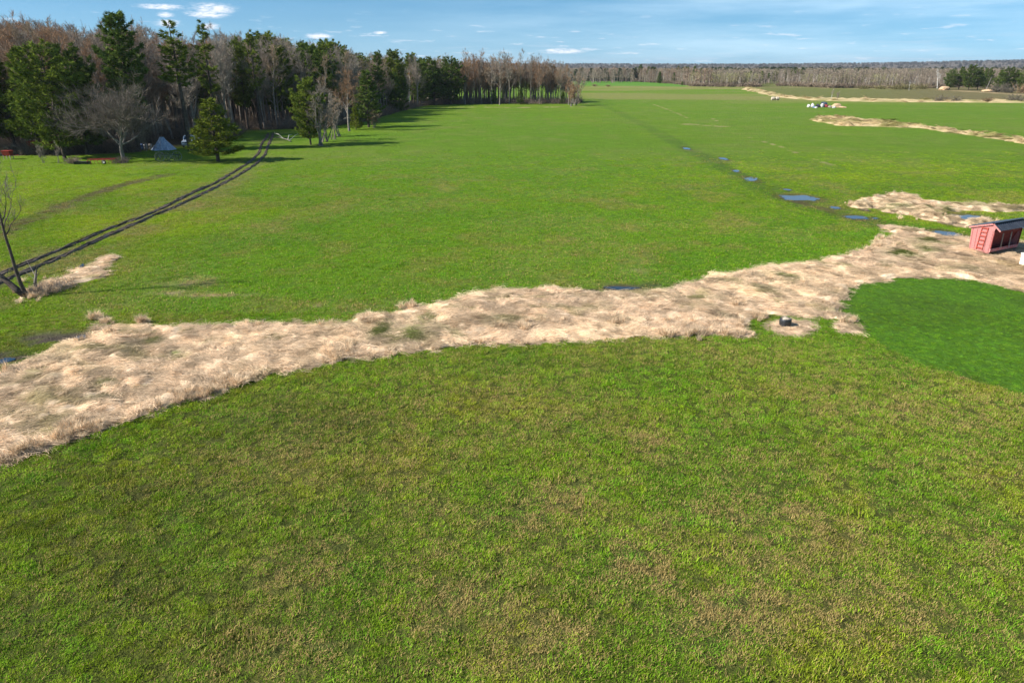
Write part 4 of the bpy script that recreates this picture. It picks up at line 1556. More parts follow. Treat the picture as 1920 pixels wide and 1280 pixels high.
bare_lab = 'bare hardwood among many inside the wood behind the pines'
far_lab = 'bare tree in the wood behind the dark pines at the field bend'
cnt = 0
tries = 0
while cnt < 265 and tries < 6000:
    tries += 1
    px = random.uniform(-140, 1085) if random.random() < .75 else random.uniform(380, 900)
    x0, y0 = G(px, edge_y_at(px) - 1)
    d = 3 + random.expovariate(1 / 24.0)
    if px > 860:
        d = 2 + random.expovariate(1 / 9.0)
    if d > 95:
        continue
    Y = y0 + d
    X = GY(px, Y)
    if any((X - a) ** 2 + (Y - b) ** 2 < (2.4 if px < 860 else 3.0) ** 2 for a, b in TREES):
        continue
    # keep the grassy bay and the camp clear
    if 270 < px < 352 and d < 13 or 450 < px < 575 and Y < G(500, 244)[1]:
        continue
    pine = random.random() < (0 if px < 215 else .06 if px < 300 else .14 if px < 460 else .30 if px < 760 else .25 if px < 860 else .03)
    # column of the crown top differs from the base column because of the camera tilt
    h = 18.0
    tx = pix_x(X, Y, h)
    sy = float(np.interp(tx, SKY_X, SKY_Y)) + random.uniform(0, 1) ** 1.3 * 34 - (4 if pine else 0)
    h = height_at(Y, sy)
    h = min(max(h, 8.5), 23)
    if pine:
        b, i = (SPARSE, random.randrange(2)) if random.random() < .25 else (PINE, random.randrange(5))
        nc = random.choice((NEEDLE, NEEDLE_D, NEEDLE))
        lab = '%s %s pine standing %s' % ('sparse slender' if b is SPARSE else 'full crowned', 'dark' if nc is NEEDLE_D else 'mid green',
                                          'behind the tarp tent and round hardwood' if px < 440 else 'in the wood behind the field clump' if px < 700 else 'in the wood at the field bend')
        tree('white_pine', b, i, X, Y, h, lab, group='pines inside the wood: ' + lab, col=nc)
    else:
        if tx < 180:
            c = random.choice((REDT, BROWNT, REDT, GREYTWIG))
        elif tx < 310:
            c = random.choice((ORANGET, REDT, BROWNT, ORANGET))
        else:
            c = random.choice((GREYTWIG, GREYTWIG, BROWNT, PALET, BROWNT))
        word = {REDT: 'reddish', BROWNT: 'brown', GREYTWIG: 'grey', ORANGET: 'orange tinted', PALET: 'pale'}[c]
        where = ('behind the broad pines and red machinery' if px < 200 else 'behind the tarp tent and round hardwood' if px < 440 else
                 'behind the rutted track end' if px < 600 else 'behind the reddish maple and dark pine' if px < 760 else 'at the field bend' if px < 860 else 'within the far row')
        lab = '%s %s bare hardwood in the wood %s' % ('tall' if h > 15.5 else 'shorter', word, where)
        tree('hardwood_tree', BARE, random.randrange(6), X, Y, h, lab, group='bare hardwoods in the wood: ' + lab, col=c, wide=1.08)
    cnt += 1


# ---- the depth of the wood, where trees merge into one mass
def deep(name, entries, mats, n, d0, d1, drop, label, xr=(-260, 900), hmin=8):
    pts, sc, pk = [], [], []
    while len(pts) < n:
        px = random.uniform(*xr)
        x0, y0 = G(px, edge_y_at(px))
        d = random.uniform(d0, d1)
        if px > 780:
            d *= .35
        Y = y0 + d
        X = GY(px, Y)
        if 262 < px < 360 and d < 13:
            continue
        tx = pix_x(X, Y, 17)
        sy = float(np.interp(tx, SKY_X, SKY_Y)) + drop + random.uniform(0, 22)
        k = random.randrange(len(entries))
        pk.append(k)
        pts.append((X, Y, -.05))
        sc.append(min(max(height_at(Y, sy), hmin), 22) / entries[k][2])
    sc = np.array(sc)
    n = len(pts)
    return scatter(name, [merge_proto(e) for e in entries], np.array(pts, float), np.c_[np.zeros((n, 2)), rng.random(n) * 6.28], np.c_[sc * 1.1, sc * 1.1, sc], mats, pick=None, label=label, cat='wood')


# ---- undergrowth: tangled brush below the trees (nobody could count it)
def merge_proto(entry, colt=0, colc=1):
    tr, cr = entry[3], entry[4]
    tv, tf, ta = tr.arrays()
    cv, cf, ca = cr.arrays()
    return (np.concatenate([tv, cv]), np.concatenate([tf, cf + len(tv)]), {'rnd': np.concatenate([ta, ca])}, np.concatenate([np.full(len(tf), colt), np.full(len(cf), colc)]))


def bush_proto(seed, n, rad, h, tw):
    r = np.random.default_rng(seed)
    V, F, A = [], [], []
    for i in range(n):
        p = np.array((r.normal(0, rad * .3), r.normal(0, rad * .3), 0))
        d = unit(np.array((r.normal(0, .6), r.normal(0, .6), 1)))
        L = h * r.uniform(.5, 1.1)
        rv = r.random()
        for s in range(3):
            sd = unit(np.cross(d, r.normal(0, 1, 3))) * tw * (1 - s * .25)
            e = p + d * L / 3
            b = len(V)
            V += [p - sd, p + sd, e + sd * .7, e - sd * .7]
            F += [(b, b + 1, b + 2), (b, b + 2, b + 3)]
            A += [rv] * 4
            for k in range(4):
                td = unit(d + r.normal(0, .7, 3))
                sd2 = unit(np.cross(td, r.normal(0, 1, 3))) * tw * .6
                q = p + (e - p) * r.random()
                b = len(V)
                V += [q - sd2, q + sd2, q + td * L * r.uniform(.18, .4)]
                F.append((b, b + 1, b + 2))
                A += [rv] * 3
            p, d = e, unit(d + r.normal(0, .35, 3))
    return np.array(V), np.array(F), {'rnd': np.array(A)}, None


MD_grey = fixed_twig_mat('deep_grey_twigs', GREYTWIG)
MD_red = fixed_twig_mat('deep_red_twigs', REDT)
MD_bark = fixed_twig_mat('deep_bark', (0.22, 0.19, 0.16), 0.0)
MD_pine = fixed_twig_mat('deep_needles', NEEDLE_D)
deep('deep_wood', BARE[:4], [MD_bark, MD_grey], 560, 8, 110, 4, 'mass of grey leafless trees deep inside the wood')
deep('deep_wood', BARE[4:], [MD_bark, MD_red], 170, 14, 110, 2, 'mass of reddish leafless trees deep inside the wood', (-260, 420))
deep('deep_row', BARE[4:], [MD_bark, MD_red], 60, 3, 40, 3, 'reddish leafless trees crowded behind the far row', (855, 1062))
deep('deep_row', BARE[:4], [MD_bark, MD_grey], 50, 3, 40, 6, 'grey leafless trees crowded behind the far row', (855, 1070))
deep('deep_pines', PINE[:4], [MD_bark, MD_pine], 90, 18, 110, 4, 'mass of dark pines deep inside the wood', (430, 860))

BUSHES = [bush_proto(400 + i, 26, 1.1, 1.7, .018) for i in range(4)]
M_brush = fixed_twig_mat('brush_twigs', (0.19, 0.15, 0.115))
M_brush_p = fixed_twig_mat('pale_brush_twigs', (0.24, 0.205, 0.17))
up = []
for i in range(2600):
    px = random.uniform(-220, 1090)
    x0, y0 = G(px, edge_y_at(px))
    d = random.expovariate(1 / 20.0) + .6
    Y = y0 + d
    X = GY(px, Y)
    if 262 < px < 360 and d < 12 or 455 < px < 575 and Y < G(500, 243)[1] + 1 or d > 70 or (px > 850 and d > 10):
        continue
    up.append((X, Y, 0))
for i in range(260):
    px = random.uniform(855, 1085)
    Y = G(px, 195)[1] + random.uniform(-1, 12)
    up.append((GY(px, Y), Y, 0))
up = np.array(up)
n = len(up)
s = rng.uniform(.5, 1.6, n)
scatter('undergrowth', BUSHES, up, np.c_[np.zeros((n, 2)), rng.random(n) * 6.28], np.c_[s, s, s * rng.uniform(.7, 1.2, n)], [M_brush], label='tangle of leafless brush under the trees of the wood', cat='brush')

# ================================================================== far country on the right
def far_bare(seed, h, spread, n, tw, stems=1):
    """far leafless tree, coarse twigs"""
    r = np.random.default_rng(seed)
    tr, cr = TriBuf(), TriBuf()
    for s in range(stems):
        a = r.normal(0, .05, 2)
        e = np.array((a[0] * h, a[1] * h, h * .9))
        o = np.array((r.normal(0, .5), r.normal(0, .5), 0)) * (stems > 1)
        tr.tube([o, o + e * .5, o + e], [.16, .11, .03], 4)
        for i in range(n):
            t = r.uniform(.28, 1.0)
            p = o + e * t
            az_ = r.random() * 6.283
            L = spread * (1.15 - t * .75) * r.uniform(.6, 1.2)
            d = unit(np.array((math.cos(az_), math.sin(az_), r.uniform(.5, 1.5))))
            sd = unit(np.cross(d, r.normal(0, 1, 3))) * tw
            rv = r.random()
            cr.add([p - sd, p + sd, p + d * L], [(0, 1, 2)], rv)
            for k in range(4):
                q = p + d * L * r.uniform(.25, 1)
                d2 = unit(d + r.normal(0, .6, 3))
                s2 = unit(np.cross(d2, r.normal(0, 1, 3))) * tw * .7
                cr.add([q - s2, q + s2, q + d2 * L * r.uniform(.3, .6)], [(0, 1, 2)], rv)
    return (None, None, h, tr, cr)


FARB = [far_bare(500 + i, 11, 2.3, 34, .07, 1 + (i % 2)) for i in range(5)]
FARW = [far_bare(520 + i, 11, 1.9, 26, .055, 1 + (i % 2)) for i in range(4)]
MF_brown = fixed_twig_mat('far_brown_twigs', (0.265, 0.215, 0.160))
MF_pale = fixed_twig_mat('far_pale_twigs', (0.40, 0.345, 0.275))
MF_green = fixed_twig_mat('far_budding_twigs', (0.34, 0.335, 0.14))
MF_red = fixed_twig_mat('far_russet_twigs', (0.28, 0.195, 0.135))
MF_bark = fixed_twig_mat('far_bark', (0.20, 0.165, 0.14), 0.0)
MF_birch = fixed_twig_mat('far_birch_bark', (0.40, 0.36, 0.31), 0.0)
MF_pine = fixed_twig_mat('far_needles', (0.15, 0.135, 0.105))
FAR_BASE_X = [1040, 1100, 1180, 1260, 1300, 1350, 1420, 1470, 1560, 1700, 1790, 1920, 2100]
FAR_BASE_Y = [153, 152, 153, 157, 162, 163, 163, 161, 165, 166, 164, 166, 167]


def wood(name, mats, protos, cols, n, d0, d1, h0, h1, label, grow=1.0, gapfn=None):
    pts, sc = [], []
    while len(pts) < n:
        px = random.uniform(*cols)
        y0 = G(px, float(np.interp(px, FAR_BASE_X, FAR_BASE_Y)))[1]
        d = d0 + (d1 - d0) * random.random() ** 1.4
        Y = y0 + d
        if gapfn and gapfn(px, d):
            continue
        pts.append((GY(px, Y), Y, 0))
        sc.append(random.uniform(h0, h1) / 11 * (1 + (grow - 1) * (d - d0) / (d1 - d0)))
    n = len(pts)
    sc = np.array(sc)
    wid = sc * rng.uniform(.9, 1.5, n)
    return scatter(name, protos, np.array(pts, float), np.c_[np.zeros((n, 2)), rng.random(n) * 6.28], np.c_[wid, wid, sc], mats, label=label, cat='wood')


FB = [merge_proto(e) for e in FARB]
FW = [merge_proto(e) for e in FARW]
clear = lambda px, d: (1425 < px < 1458 and d < 60)
wood('far_wood', [MF_bark, MF_brown], FB, (1030, 2060), 1700, 2, 170, 5.5, 12.5, 'brown leafless wood along the far side of the fields', gapfn=clear)
wood('far_wood', [MF_bark, MF_red], FB, (1030, 1330), 380, 0, 120, 8, 14, 'russet leafless wood behind the bright far field', gapfn=clear)
wood('birch_wood', [MF_birch, MF_pale], FW, (1060, 1780), 260, 0, 60, 4.5, 10, 'pale stemmed birch thicket at the far wood front', gapfn=clear)
wood('budding_wood', [MF_bark, MF_green], FW, (1290, 1440), 200, 4, 60, 7.5, 10.5, 'yellow green budding trees in the far wood', gapfn=clear)
wood('budding_wood', [MF_bark, MF_green], FW, (1500, 1700), 170, 4, 60, 7, 10, 'faintly green budding trees before the brown far wood', gapfn=clear)
pts = []
for k in range(700):
    px = random.uniform(1035, 2060)
    if 1425 < px < 1458:
        continue
    Y = G(px, float(np.interp(px, FAR_BASE_X, FAR_BASE_Y)))[1] - 3 + random.random() ** 2 * 30
    pts.append((GY(px, Y), Y, 0))
n = len(pts)
s = rng.uniform(.8, 2.4, n)
scatter('far_brush', [bush_proto(420 + k, 34, 1.2, 1.6, .05) for k in range(3)], np.array(pts, float), np.c_[np.zeros((n, 2)), rng.random(n) * 6.28], np.c_[s * 1.3, s * 1.3, s], [fixed_twig_mat('far_brush', (0.25, 0.195, 0.14))], label='brown brush along the foot of the far wood', cat='brush')
# a deep canopy running back to the hills
pts, sc = [], []
for i in range(9000):
    Y = 640 + 2600 * random.random() ** 1.3
    px = random.uniform(880, 2080)
    pts.append((GY(px, Y), Y, 0))
    sc.append(random.uniform(.85, 1.2))
n = len(pts)
sc = np.array(sc)
wd = sc * np.interp(np.array(pts)[:, 1], [640, 3200], [1.3, 3.4])
scatter('distant_forest', FB, np.array(pts, float), np.c_[np.zeros((n, 2)), rng.random(n) * 6.28], np.c_[wd, wd, sc], [MF_bark, MF_brown], label='distant brown forest canopy reaching back to the hills', cat='wood')

def clusters(name, mats, protos, n, cl, label, y0=650, y1=1800):
    pts = []
    cs = [(random.uniform(1050, 2050), y0 + (y1 - y0) * random.random() ** 1.5) for _ in range(cl)]
    for k in range(n):
        cpx, cY = random.choice(cs)
        Y = cY + random.gauss(0, 25)
        pts.append((GY(cpx, cY) + random.gauss(0, 28 + cY * .02), Y, 0))
    n = len(pts)
    s = rng.uniform(.85, 1.15, n)
    scatter(name, protos, np.array(pts, float), np.c_[np.zeros((n, 2)), rng.random(n) * 6.28], np.c_[s * 1.5, s * 1.5, s], mats, label=label, cat='wood')


clusters('distant_pines', [MF_bark, fixed_twig_mat('distant_needles', (0.060, 0.085, 0.035))], [merge_proto((None, None, 10) + gen_pine(190 + k, 11.5, .12, 2.6, .55, 'cone', tuft=1.0)) for k in range(3)], 420, 16, 'dark pine stands showing through the distant forest')
clusters('distant_budding', [MF_bark, MF_green], FW, 520, 14, 'pale green budding stands in the distant forest', 640, 1200)
clusters('distant_pale', [MF_bark, MF_pale], FW, 600, 16, 'pale grey stands in the distant forest', 640, 1400)

# low wooded hills on the horizon
hx = np.linspace(-4500, 6500, 260)
hy = np.linspace(2600, 7000, 60)
HX, HY = np.meshgrid(hx, hy)
a, b = HX.ravel(), HY.ravel()
hz = 6 + (a / b > .2) * 0 + 30 * sstep(b, 2600, 5200) * (.55 + .6 * fbm(a, b, 1500, 4, 401)) + 26 * sstep(a / b, .35, .8) * sstep(b, 2600, 4200)
hz = hz + 7 * (fbm(a, b, 60, 3, 411) - .5) - 14 * (1 - sstep(b, 2600, 2900))
nx_, ny_ = len(hx), len(hy)
i = (np.arange(ny_ - 1)[:, None] * nx_ + np.arange(nx_ - 1)[None, :]).ravel()


def hill_mat():
    m, nt = new_mat('wooded_hill')
    q = NT(nt)
    n = q.noise(.03, 6, .7, q.pos())
    c = q.mix(q.remap(n, .45, .6), (0.18, 0.14, 0.12), (0.11, 0.115, 0.085))
    q.out(q.principled(c, 1, .0, 0, q.bump(n, 1, 12)))
    return m


me = np_mesh('hills', np.c_[a, b, hz], np.stack([i, i + 1, i + 1 + nx_, i + nx_], 1), [hill_mat()], None, True)
link('hills', me, kind='structure', label='low wooded hills along the horizon', cat='hills')
pts = []
for k in range(7000):
    Y = random.uniform(2900, 5600)
    X = GY(random.uniform(700, 2100), Y)
    pts.append((X, Y))
pts = np.array(pts)
n = len(pts)
pa, pb = pts[:, 0], pts[:, 1]
pz = 6 + 30 * sstep(pb, 2600, 5200) * (.55 + .6 * fbm(pa, pb, 1500, 4, 401)) + 26 * sstep(pa / pb, .35, .8) * sstep(pb, 2600, 4200) - 2
s = rng.uniform(.8, 1.4, n)
FP = [merge_proto(e) for e in (gen_pine(90, 10, .1, 2.4, .5, 'cone', tuft=.9) and [(None, None, 10) + gen_pine(90 + k, 10, .12, 2.6, .55, 'cone', tuft=1.0) for k in range(3)])]
scatter('hill_forest', FP[:1] + FB, np.c_[pts, pz], np.c_[np.zeros((n, 2)), rng.random(n) * 6.28], np.c_[s * 2.6, s * 2.6, s], [MF_bark, MF_pine], label='dark tree tops along the horizon hills', cat='wood')

# pines one can pick out far away
for bx, by, ty, lab in ((1236, 157, 134, 'rounded dark pine standing before the far russet wood'), (1263, 157, 136, 'conical pine right of the rounded far pine'),
                        (1279, 160.5, 152, 'tiny lone evergreen in front of the far birch thicket'),):
    tree_px('pine_tree', YOUNG, 1 if ty < 140 else 2, bx, by, ty, lab, col=NEEDLE_D)
for k, (bx, d, ty) in enumerate(((1200, 40, 121), (1215, 50, 124), (1225, 35, 127), (1270, 60, 124), (1285, 70, 126), (1300, 60, 124), (1312, 80, 128), (1322, 90, 130), (1385, 110, 133),
                                 (1395, 100, 134), (1405, 95, 133), (1415, 95, 135), (1425, 90, 134), (1440, 100, 136), (1452, 100, 135), (1470, 90, 132), (1482, 80, 131), (1492, 90, 131), (1500, 100, 130))):
    y0 = G(bx, float(np.interp(bx, FAR_BASE_X, FAR_BASE_Y)))[1]
    Y = y0 + d
    tree('pine_tree', PINE, k, GY(bx, Y), Y, max(7, height_at(Y, ty)), 'dark pine rising among the leafless trees of the far wood', group='pines in the far wood', col=NEEDLE_D, wide=1.35)
for k, (bx, by, ty, lab) in enumerate(((1780, 168, 132, 'first pine of the big far group, beside the sand heap'), (1797, 168, 125, 'tall rounded pine in the big far group'), (1815, 169, 124, 'tallest pine of the big far group'),
                                      (1832, 169, 126, 'pine on the flank of the big far group'), (1846, 168, 130, 'last pine of the big far group, by the leaning pole'), (1870, 170, 131, 'pine after the gap with the leaning pole'),
                                      (1884, 171, 128, 'pine behind the pale round shrubs'), (1900, 171, 131, 'pine above the orange shrub'), (1918, 172, 130, 'pine at the end of the shrub line'), (1940, 172, 128, 'pine past the end of the shrub line'))):
    tree_px('pine_tree', BROAD, k, bx, by, ty, lab, col=NEEDLE_D, wide=1.2)
tree_px('dead_birch', BIRCH, 1, 1757, 166, 128, 'white dead birch before the far brown wood', col=(.5, .47, .42), wide=1.1)
tree_px('dead_birch', BIRCH, 0, 1704, 170, 150, 'short white birch snag at the olive field edge', col=(.45, .42, .38), wide=.8)
tree_px('birch_tree', BIRCH, 1, 1557, 188, 165, 'white twin birch behind the rubbish pile', col=(.34, .29, .24), wide=1.0)
tree_px('sapling_clump', THIN, 2, 1571, 188, 170, 'grey saplings beside the white twin birch', col=PALET)
SHRUBCOL = {'r': fixed_twig_mat('shrub_russet', (0.20, 0.135, 0.08)), 'g': fixed_twig_mat('shrub_grey', (0.17, 0.15, 0.115)), 'o': fixed_twig_mat('shrub_olive', (0.19, 0.17, 0.075))}
bush_me = {}


def shrub(px, py, w, h, key, label):
    X, Y = G(px, py)
    if key not in bush_me:
        v, f, a, _ = bush_proto(450 + len(bush_me), 60, 1.2, 1.6, .03)
        bush_me[key] = np_mesh('shrub', v, f, [SHRUBCOL[key]], a)
    o = link('shrub', bush_me[key], label=label, cat='shrub', loc=(X, Y, 0), rz=random.random() * 6)
    o.scale = (w / 2.4, w / 2.4, h / 1.7)


for px, py, w, h, key, lab in ((1762, 191, 6, 3, 'g', 'round grey shrub in the tan strip, first of four'), (1790, 191, 5, 2.6, 'g', 'round grey shrub right after the first in the tan strip'),
                               (1850, 192, 5, 2.2, 'r', 'low russet shrub in the tan strip'), (1905, 191, 8, 3.2, 'g', 'widest grey shrub in the tan strip'),
                               (1868, 173, 9, 5, 'g', 'grey shrub beneath the far right pines'), (1888, 174, 9, 5.5, 'g', 'round grey shrub beside the sandy road'), (1918, 175, 9, 6, 'r', 'orange brown shrub beside the sandy road'),
                               (1700, 168, 10, 4, 'o', 'olive shrub along the far wood foot'), (1682, 168, 10, 4, 'o', 'olive shrub left of the short birch snag'), (1725, 167, 11, 4, 'o', 'olive shrub right of the short birch snag'), (1650, 167, 9, 3, 'o', 'low olive shrub by the far field corner'),
                               (1620, 167, 9, 2.5, 'o', 'straw coloured shrub at the far wood foot'), (1115, 162, 5, 2, 'r', 'small russet shrub on the far margin'), (1140, 162.5, 4, 1.8, 'r', 'second small russet shrub on the far margin')):
    shrub(px, py, w, h, key, lab)

# ================================================================== things in the field
def lathe(prof, n=24):
    """profile of (r, z) -> verts, faces"""
    vs, fs = [], []
    for r_, z in prof:
        for k in range(n):
            t = 2 * math.pi * k / n
            vs.append((r_ * math.cos(t), r_ * math.sin(t), z))
    for i in range(len(prof) - 1):
        for k in range(n):
            a, b = i * n + k, i * n + (k + 1) % n
            fs.append((a, b, b + n, a + n))
    return vs, fs


M_redpaint = painted('faded_red_paint', (0.46, 0.085, 0.075), (0.52, 0.36, 0.34), 13.0, .44, .62, .8)
M_redwall = painted('weathered_pink_red_boards', (0.37, 0.095, 0.085), (0.52, 0.31, 0.29), 34.0, .40, .66, .85)
M_darkred = painted('dark_red_boards', (0.15, 0.022, 0.020), (0.24, 0.05, 0.042), 6.0, .4, .7, .8)
M_ladder = painted('orange_red_paint', (0.38, 0.06, 0.04), (0.46, 0.17, 0.12), 9.0, .45, .7, .7)
M_roof = painted('slate_blue_sheet_metal', (0.085, 0.105, 0.145), (0.13, 0.15, 0.19), 2.5, .35, .7, .38, .55, 0, .5)
M_roofd = painted('dark_sheet_metal', (0.035, 0.042, 0.06), (0.06, 0.07, 0.09), 2.5, .35, .7, .4, .5, 0, .5)
M_greywood = painted('grey_weathered_wood', (0.36, 0.31, 0.26), (0.22, 0.185, 0.155), 8.0, .4, .65, .9)
M_white = painted('chalky_cream_paint', (0.80, 0.74, 0.62), (0.62, 0.55, 0.42), 5.0, .45, .75, .7)
M_black = painted('black_rubber', (0.016, 0.016, 0.018), (0.035, 0.036, 0.042), 7.0, .4, .7, .42, 0, 0, .5)
M_bale = painted('wrapped_bale_straw', (0.52, 0.45, 0.36), (0.36, 0.29, 0.20), 6.0, .4, .65, .9, 0, .6)
M_steel = painted('dull_steel', (0.32, 0.33, 0.34), (0.17, 0.16, 0.15), 5.0, .4, .65, .5, .6)
M_red = painted('machine_red', (0.30, 0.028, 0.022), (0.16, 0.024, 0.018), 4.0, .4, .7, .5)
M_green = painted('dark_green_iron', (0.035, 0.060, 0.045), (0.08, 0.085, 0.075), 5.0, .45, .7, .6, .2)
M_tarp = painted('grey_blue_tarp', (0.36, 0.42, 0.52), (0.22, 0.29, 0.42), 3.5, .4, .62, .6)
M_carwhite = painted('white_car_paint', (0.78, 0.79, 0.80), (0.70, 0.70, 0.70), 2.0, .4, .7, .3, 0, 0, .5)
M_glass = painted('dark_window_glass', (0.02, 0.025, 0.03), (0.03, 0.035, 0.04), 2.0, .4, .7, .08, 0, 0, .8)
M_blue = painted('blue_plastic', (0.10, 0.16, 0.30), (0.14, 0.20, 0.33), 3.0, .4, .7, .45)
M_sand = painted('tan_sand', (0.50, 0.34, 0.20), (0.42, 0.28, 0.16), 2.0, .4, .7, .95, 0, .5)
M_stone = painted('pale_rubble', (0.62, 0.60, 0.57), (0.42, 0.40, 0.38), 3.0, .4, .65, .9, 0, .5)


# ---- feeder shed
def feeder_shed():
    A, B = G(1852, 481), G(1912, 469)
    ang = math.atan2(B[1] - A[1], B[0] - A[0])
    L = math.dist(A, B) * .86
    root = thing('feeder_shed', 'small red wooden feeder shed with blue metal roof and end ladder', 'shed', (A[0], A[1], gz1(*A) + .03), ang)
    root.scale = (1, 1, 1.1)
    # profile (y, z): y runs from the open front (0) to the back
    prof = [(0.0, .16), (1.34, .16), (1.52, 1.62), (.14, 2.02), (-.06, 1.84), (0.0, 1.60)]
    for x0, x1 in ((0.0, .05), (L - .05, L)):
        MB().prism(prof, x0, x1).build('end_wall', M_redwall, root)
    for y in (.06, .36, 1.02, 1.30):                               # corner boards and battens on the lit end wall
        MB().bar((-.010, y, .18), (-.010, y * 1.07, 1.55), 1*.05, .018).build('batten', M_redwall, root)
    MB().bar((L / 2 - L / 2 + .053, 1.325, .17), (L - .053, 1.325, .17), .04, .05).build('sill', M_darkred, root)
    MB().add([(.052, 1.30, .19), (L - .052, 1.30, .19), (L - .052, 1.48, 1.60), (.052, 1.48, 1.60),
              (.052, 1.335, .19), (L - .052, 1.335, .19), (L - .052, 1.515, 1.60), (.052, 1.515, 1.60)],
             [(0, 1, 2, 3), (7, 6, 5, 4), (0, 4, 5, 1), (1, 5, 6, 2), (2, 6, 7, 3), (3, 7, 4, 0)]).build('back_wall', M_redwall, root)
    # front: header, slanting feed board in shade, trough with its board, struts and end posts
    MB().box((L / 2, .022, 1.46), (L - .106, .04, .26)).build('header_board', M_darkred, root)
    MB().add([(.054, .12, 1.36), (L - .054, .12, 1.36), (L - .054, .52, .36), (.054, .52, .36), (.054, .16, 1.36), (L - .054, .16, 1.36), (L - .054, .56, .36), (.054, .56, .36)],
             [(0, 1, 2, 3), (7, 6, 5, 4), (0, 4, 5, 1), (1, 5, 6, 2), (2, 6, 7, 3), (3, 7, 4, 0)]).build('feed_board', M_darkred, root)
    MB().box((L / 2, .28, .30), (L - .11, .50, .05)).build('trough_floor', M_darkred, root)
    MB().box((L / 2, -.028, .36), (L + .02, .05, .20)).build('trough_board', M_redpaint, root)
    for x in (.03, L - .03):
        MB().box((x, -.032, .98), (.09, .05, 1.02)).build('post', M_darkred, root)
    for t in (.36, .66):
        MB().bar((L * t, .0, 1.34), (L * t, -.034, .47), .07, .05).build('strut', M_greywood, root)
    for t, y in ((.03, .06), (.36, .03), (.66, .03), (.97, .06), (.03, 1.25), (.97, 1.25)):
        MB().box((L * t, y, .06), (.09, .09, .20)).build('leg', M_greywood, root)
    # roof: long shallow back slope, short steep ribbed front slope, ridge cap

    def slope(y0, z0, y1, z1, rib, name, mat, over=.12, lift=0):
        m = MB()
        d = Vector((0, y1 - y0, z1 - z0))
        nrm = Vector((0, -(z1 - z0), y1 - y0)).normalized()
        if nrm.z < 0:
            nrm = -nrm
        o = nrm * .018
        p = [Vector((-over, y0, z0)), Vector((L + over, y0, z0)), Vector((L + over, y1, z1)), Vector((-over, y1, z1))]
        m.add([v for v in p] + [v + o for v in p], [(0, 1, 2, 3), (7, 6, 5, 4), (0, 4, 5, 1), (1, 5, 6, 2), (2, 6, 7, 3), (3, 7, 4, 0)])
        k = int((L + 2 * over) / rib)
        for i in range(k + 1):
            x = -over + .02 + i * (L + 2 * over - .04) / k
            a, b = Vector((x, y0, z0)) + nrm * .03, Vector((x, y1, z1)) + nrm * .03
            m.bar(a, b, .045, .035)
        return m.build(name, mat, root)
    slope(.12, 2.06, 1.66, 1.62, .24, 'roof_sheet', M_roof)
    slope(-.46, 1.66, .06, 2.02, .23, 'roof_sheet', M_roofd)
    MB().bar((-.13, .09, 2.09), (L + .13, .09, 2.09), .22, .03).build('ridge_cap', M_roofd, root)
    MB().bar((-.09, -.44, 1.63), (-.09, .10, 2.00), .02, .12).build('barge_board', M_redwall, root)
    MB().bar((-.09, .14, 1.99), (-.09, 1.62, 1.57), .02, .10).build('barge_board', M_redwall, root)
    lad = MB().bar((-.045, .47, .30), (-.045, .40, 1.72), .05, .04).build('ladder', M_ladder, root)
    MB().bar((-.045, .86, .30), (-.045, .80, 1.72), .05, .04).build('rail', M_ladder, lad)
    for k in range(6):
        z = .42 + k * .25
        MB().bar((-.06, .44 - .05 * (z - .3) / 1.4, z), (-.06, .87 - .06 * (z - .3) / 1.4, z), .045, .06).build('rung', M_ladder, lad)


feeder_shed()

# ---- cream box at the road side
X, Y = G(1931, 503)
root = thing('cream_box', 'cream painted two tier box beside the straw road', 'box', (X, Y, gz1(X, Y) + .05), R(8))
MB().box((0, 0, .05), (.86, .80, .10)).build('pallet', M_greywood, root)
MB().box((0, 0, .285), (.92, .84, .36)).build('lower_box', M_white, root)
MB().box((0, 0, .650), (.94, .86, .36)).build('upper_box', M_white, root)
MB().box((0, 0, .858), (1.0, .92, .06)).build('lid', M_white, root)
for z in (.285, .65):
    MB().box((-.485, 0, z + .05), (.03, .16, .04)).build('handle', M_greywood, root)

# ---- black tub in its ring of straw
X, Y = G(1471, 613)
root = thing('black_tub', 'black ribbed rubber tub stuffed with straw in the grass', 'tub', (X, Y, gz1(X, Y) + .04), 0)
prof = [(.17, 0), (.24, .05), (.28, .12), (.26, .15), (.295, .19), (.275, .23), (.30, .27), (.28, .31), (.29, .36), (.27, .42), (.245, .44), (.235, .40), (.23, .30)]
v, f = lathe(prof, 28)
MB().add(v, f + [tuple(reversed(range(28)))]).build('tub_wall', M_black, root, True)
fv, ff = lathe([(.232, .34), (.18, .40), (.10, .44), (.0, .46)], 20)
MB().add([(x * (1 + .1 * math.sin(9 * x)), y, z + .03 * math.sin(31 * x + 17 * y)) for x, y, z in fv], ff).build('straw_fill', M_bale, root, True)
tb = MB()
for k in range(40):
    a = random.random() * 6.28
    p = Vector((.2 * math.cos(a) * random.random(), .2 * math.sin(a) * random.random(), .40))
    tb.bar(p, p + Vector((random.gauss(0, .12), random.gauss(0, .12), random.uniform(.0, .14))), .012, .006)
tb.build('straw_stalks', M_bale, root)

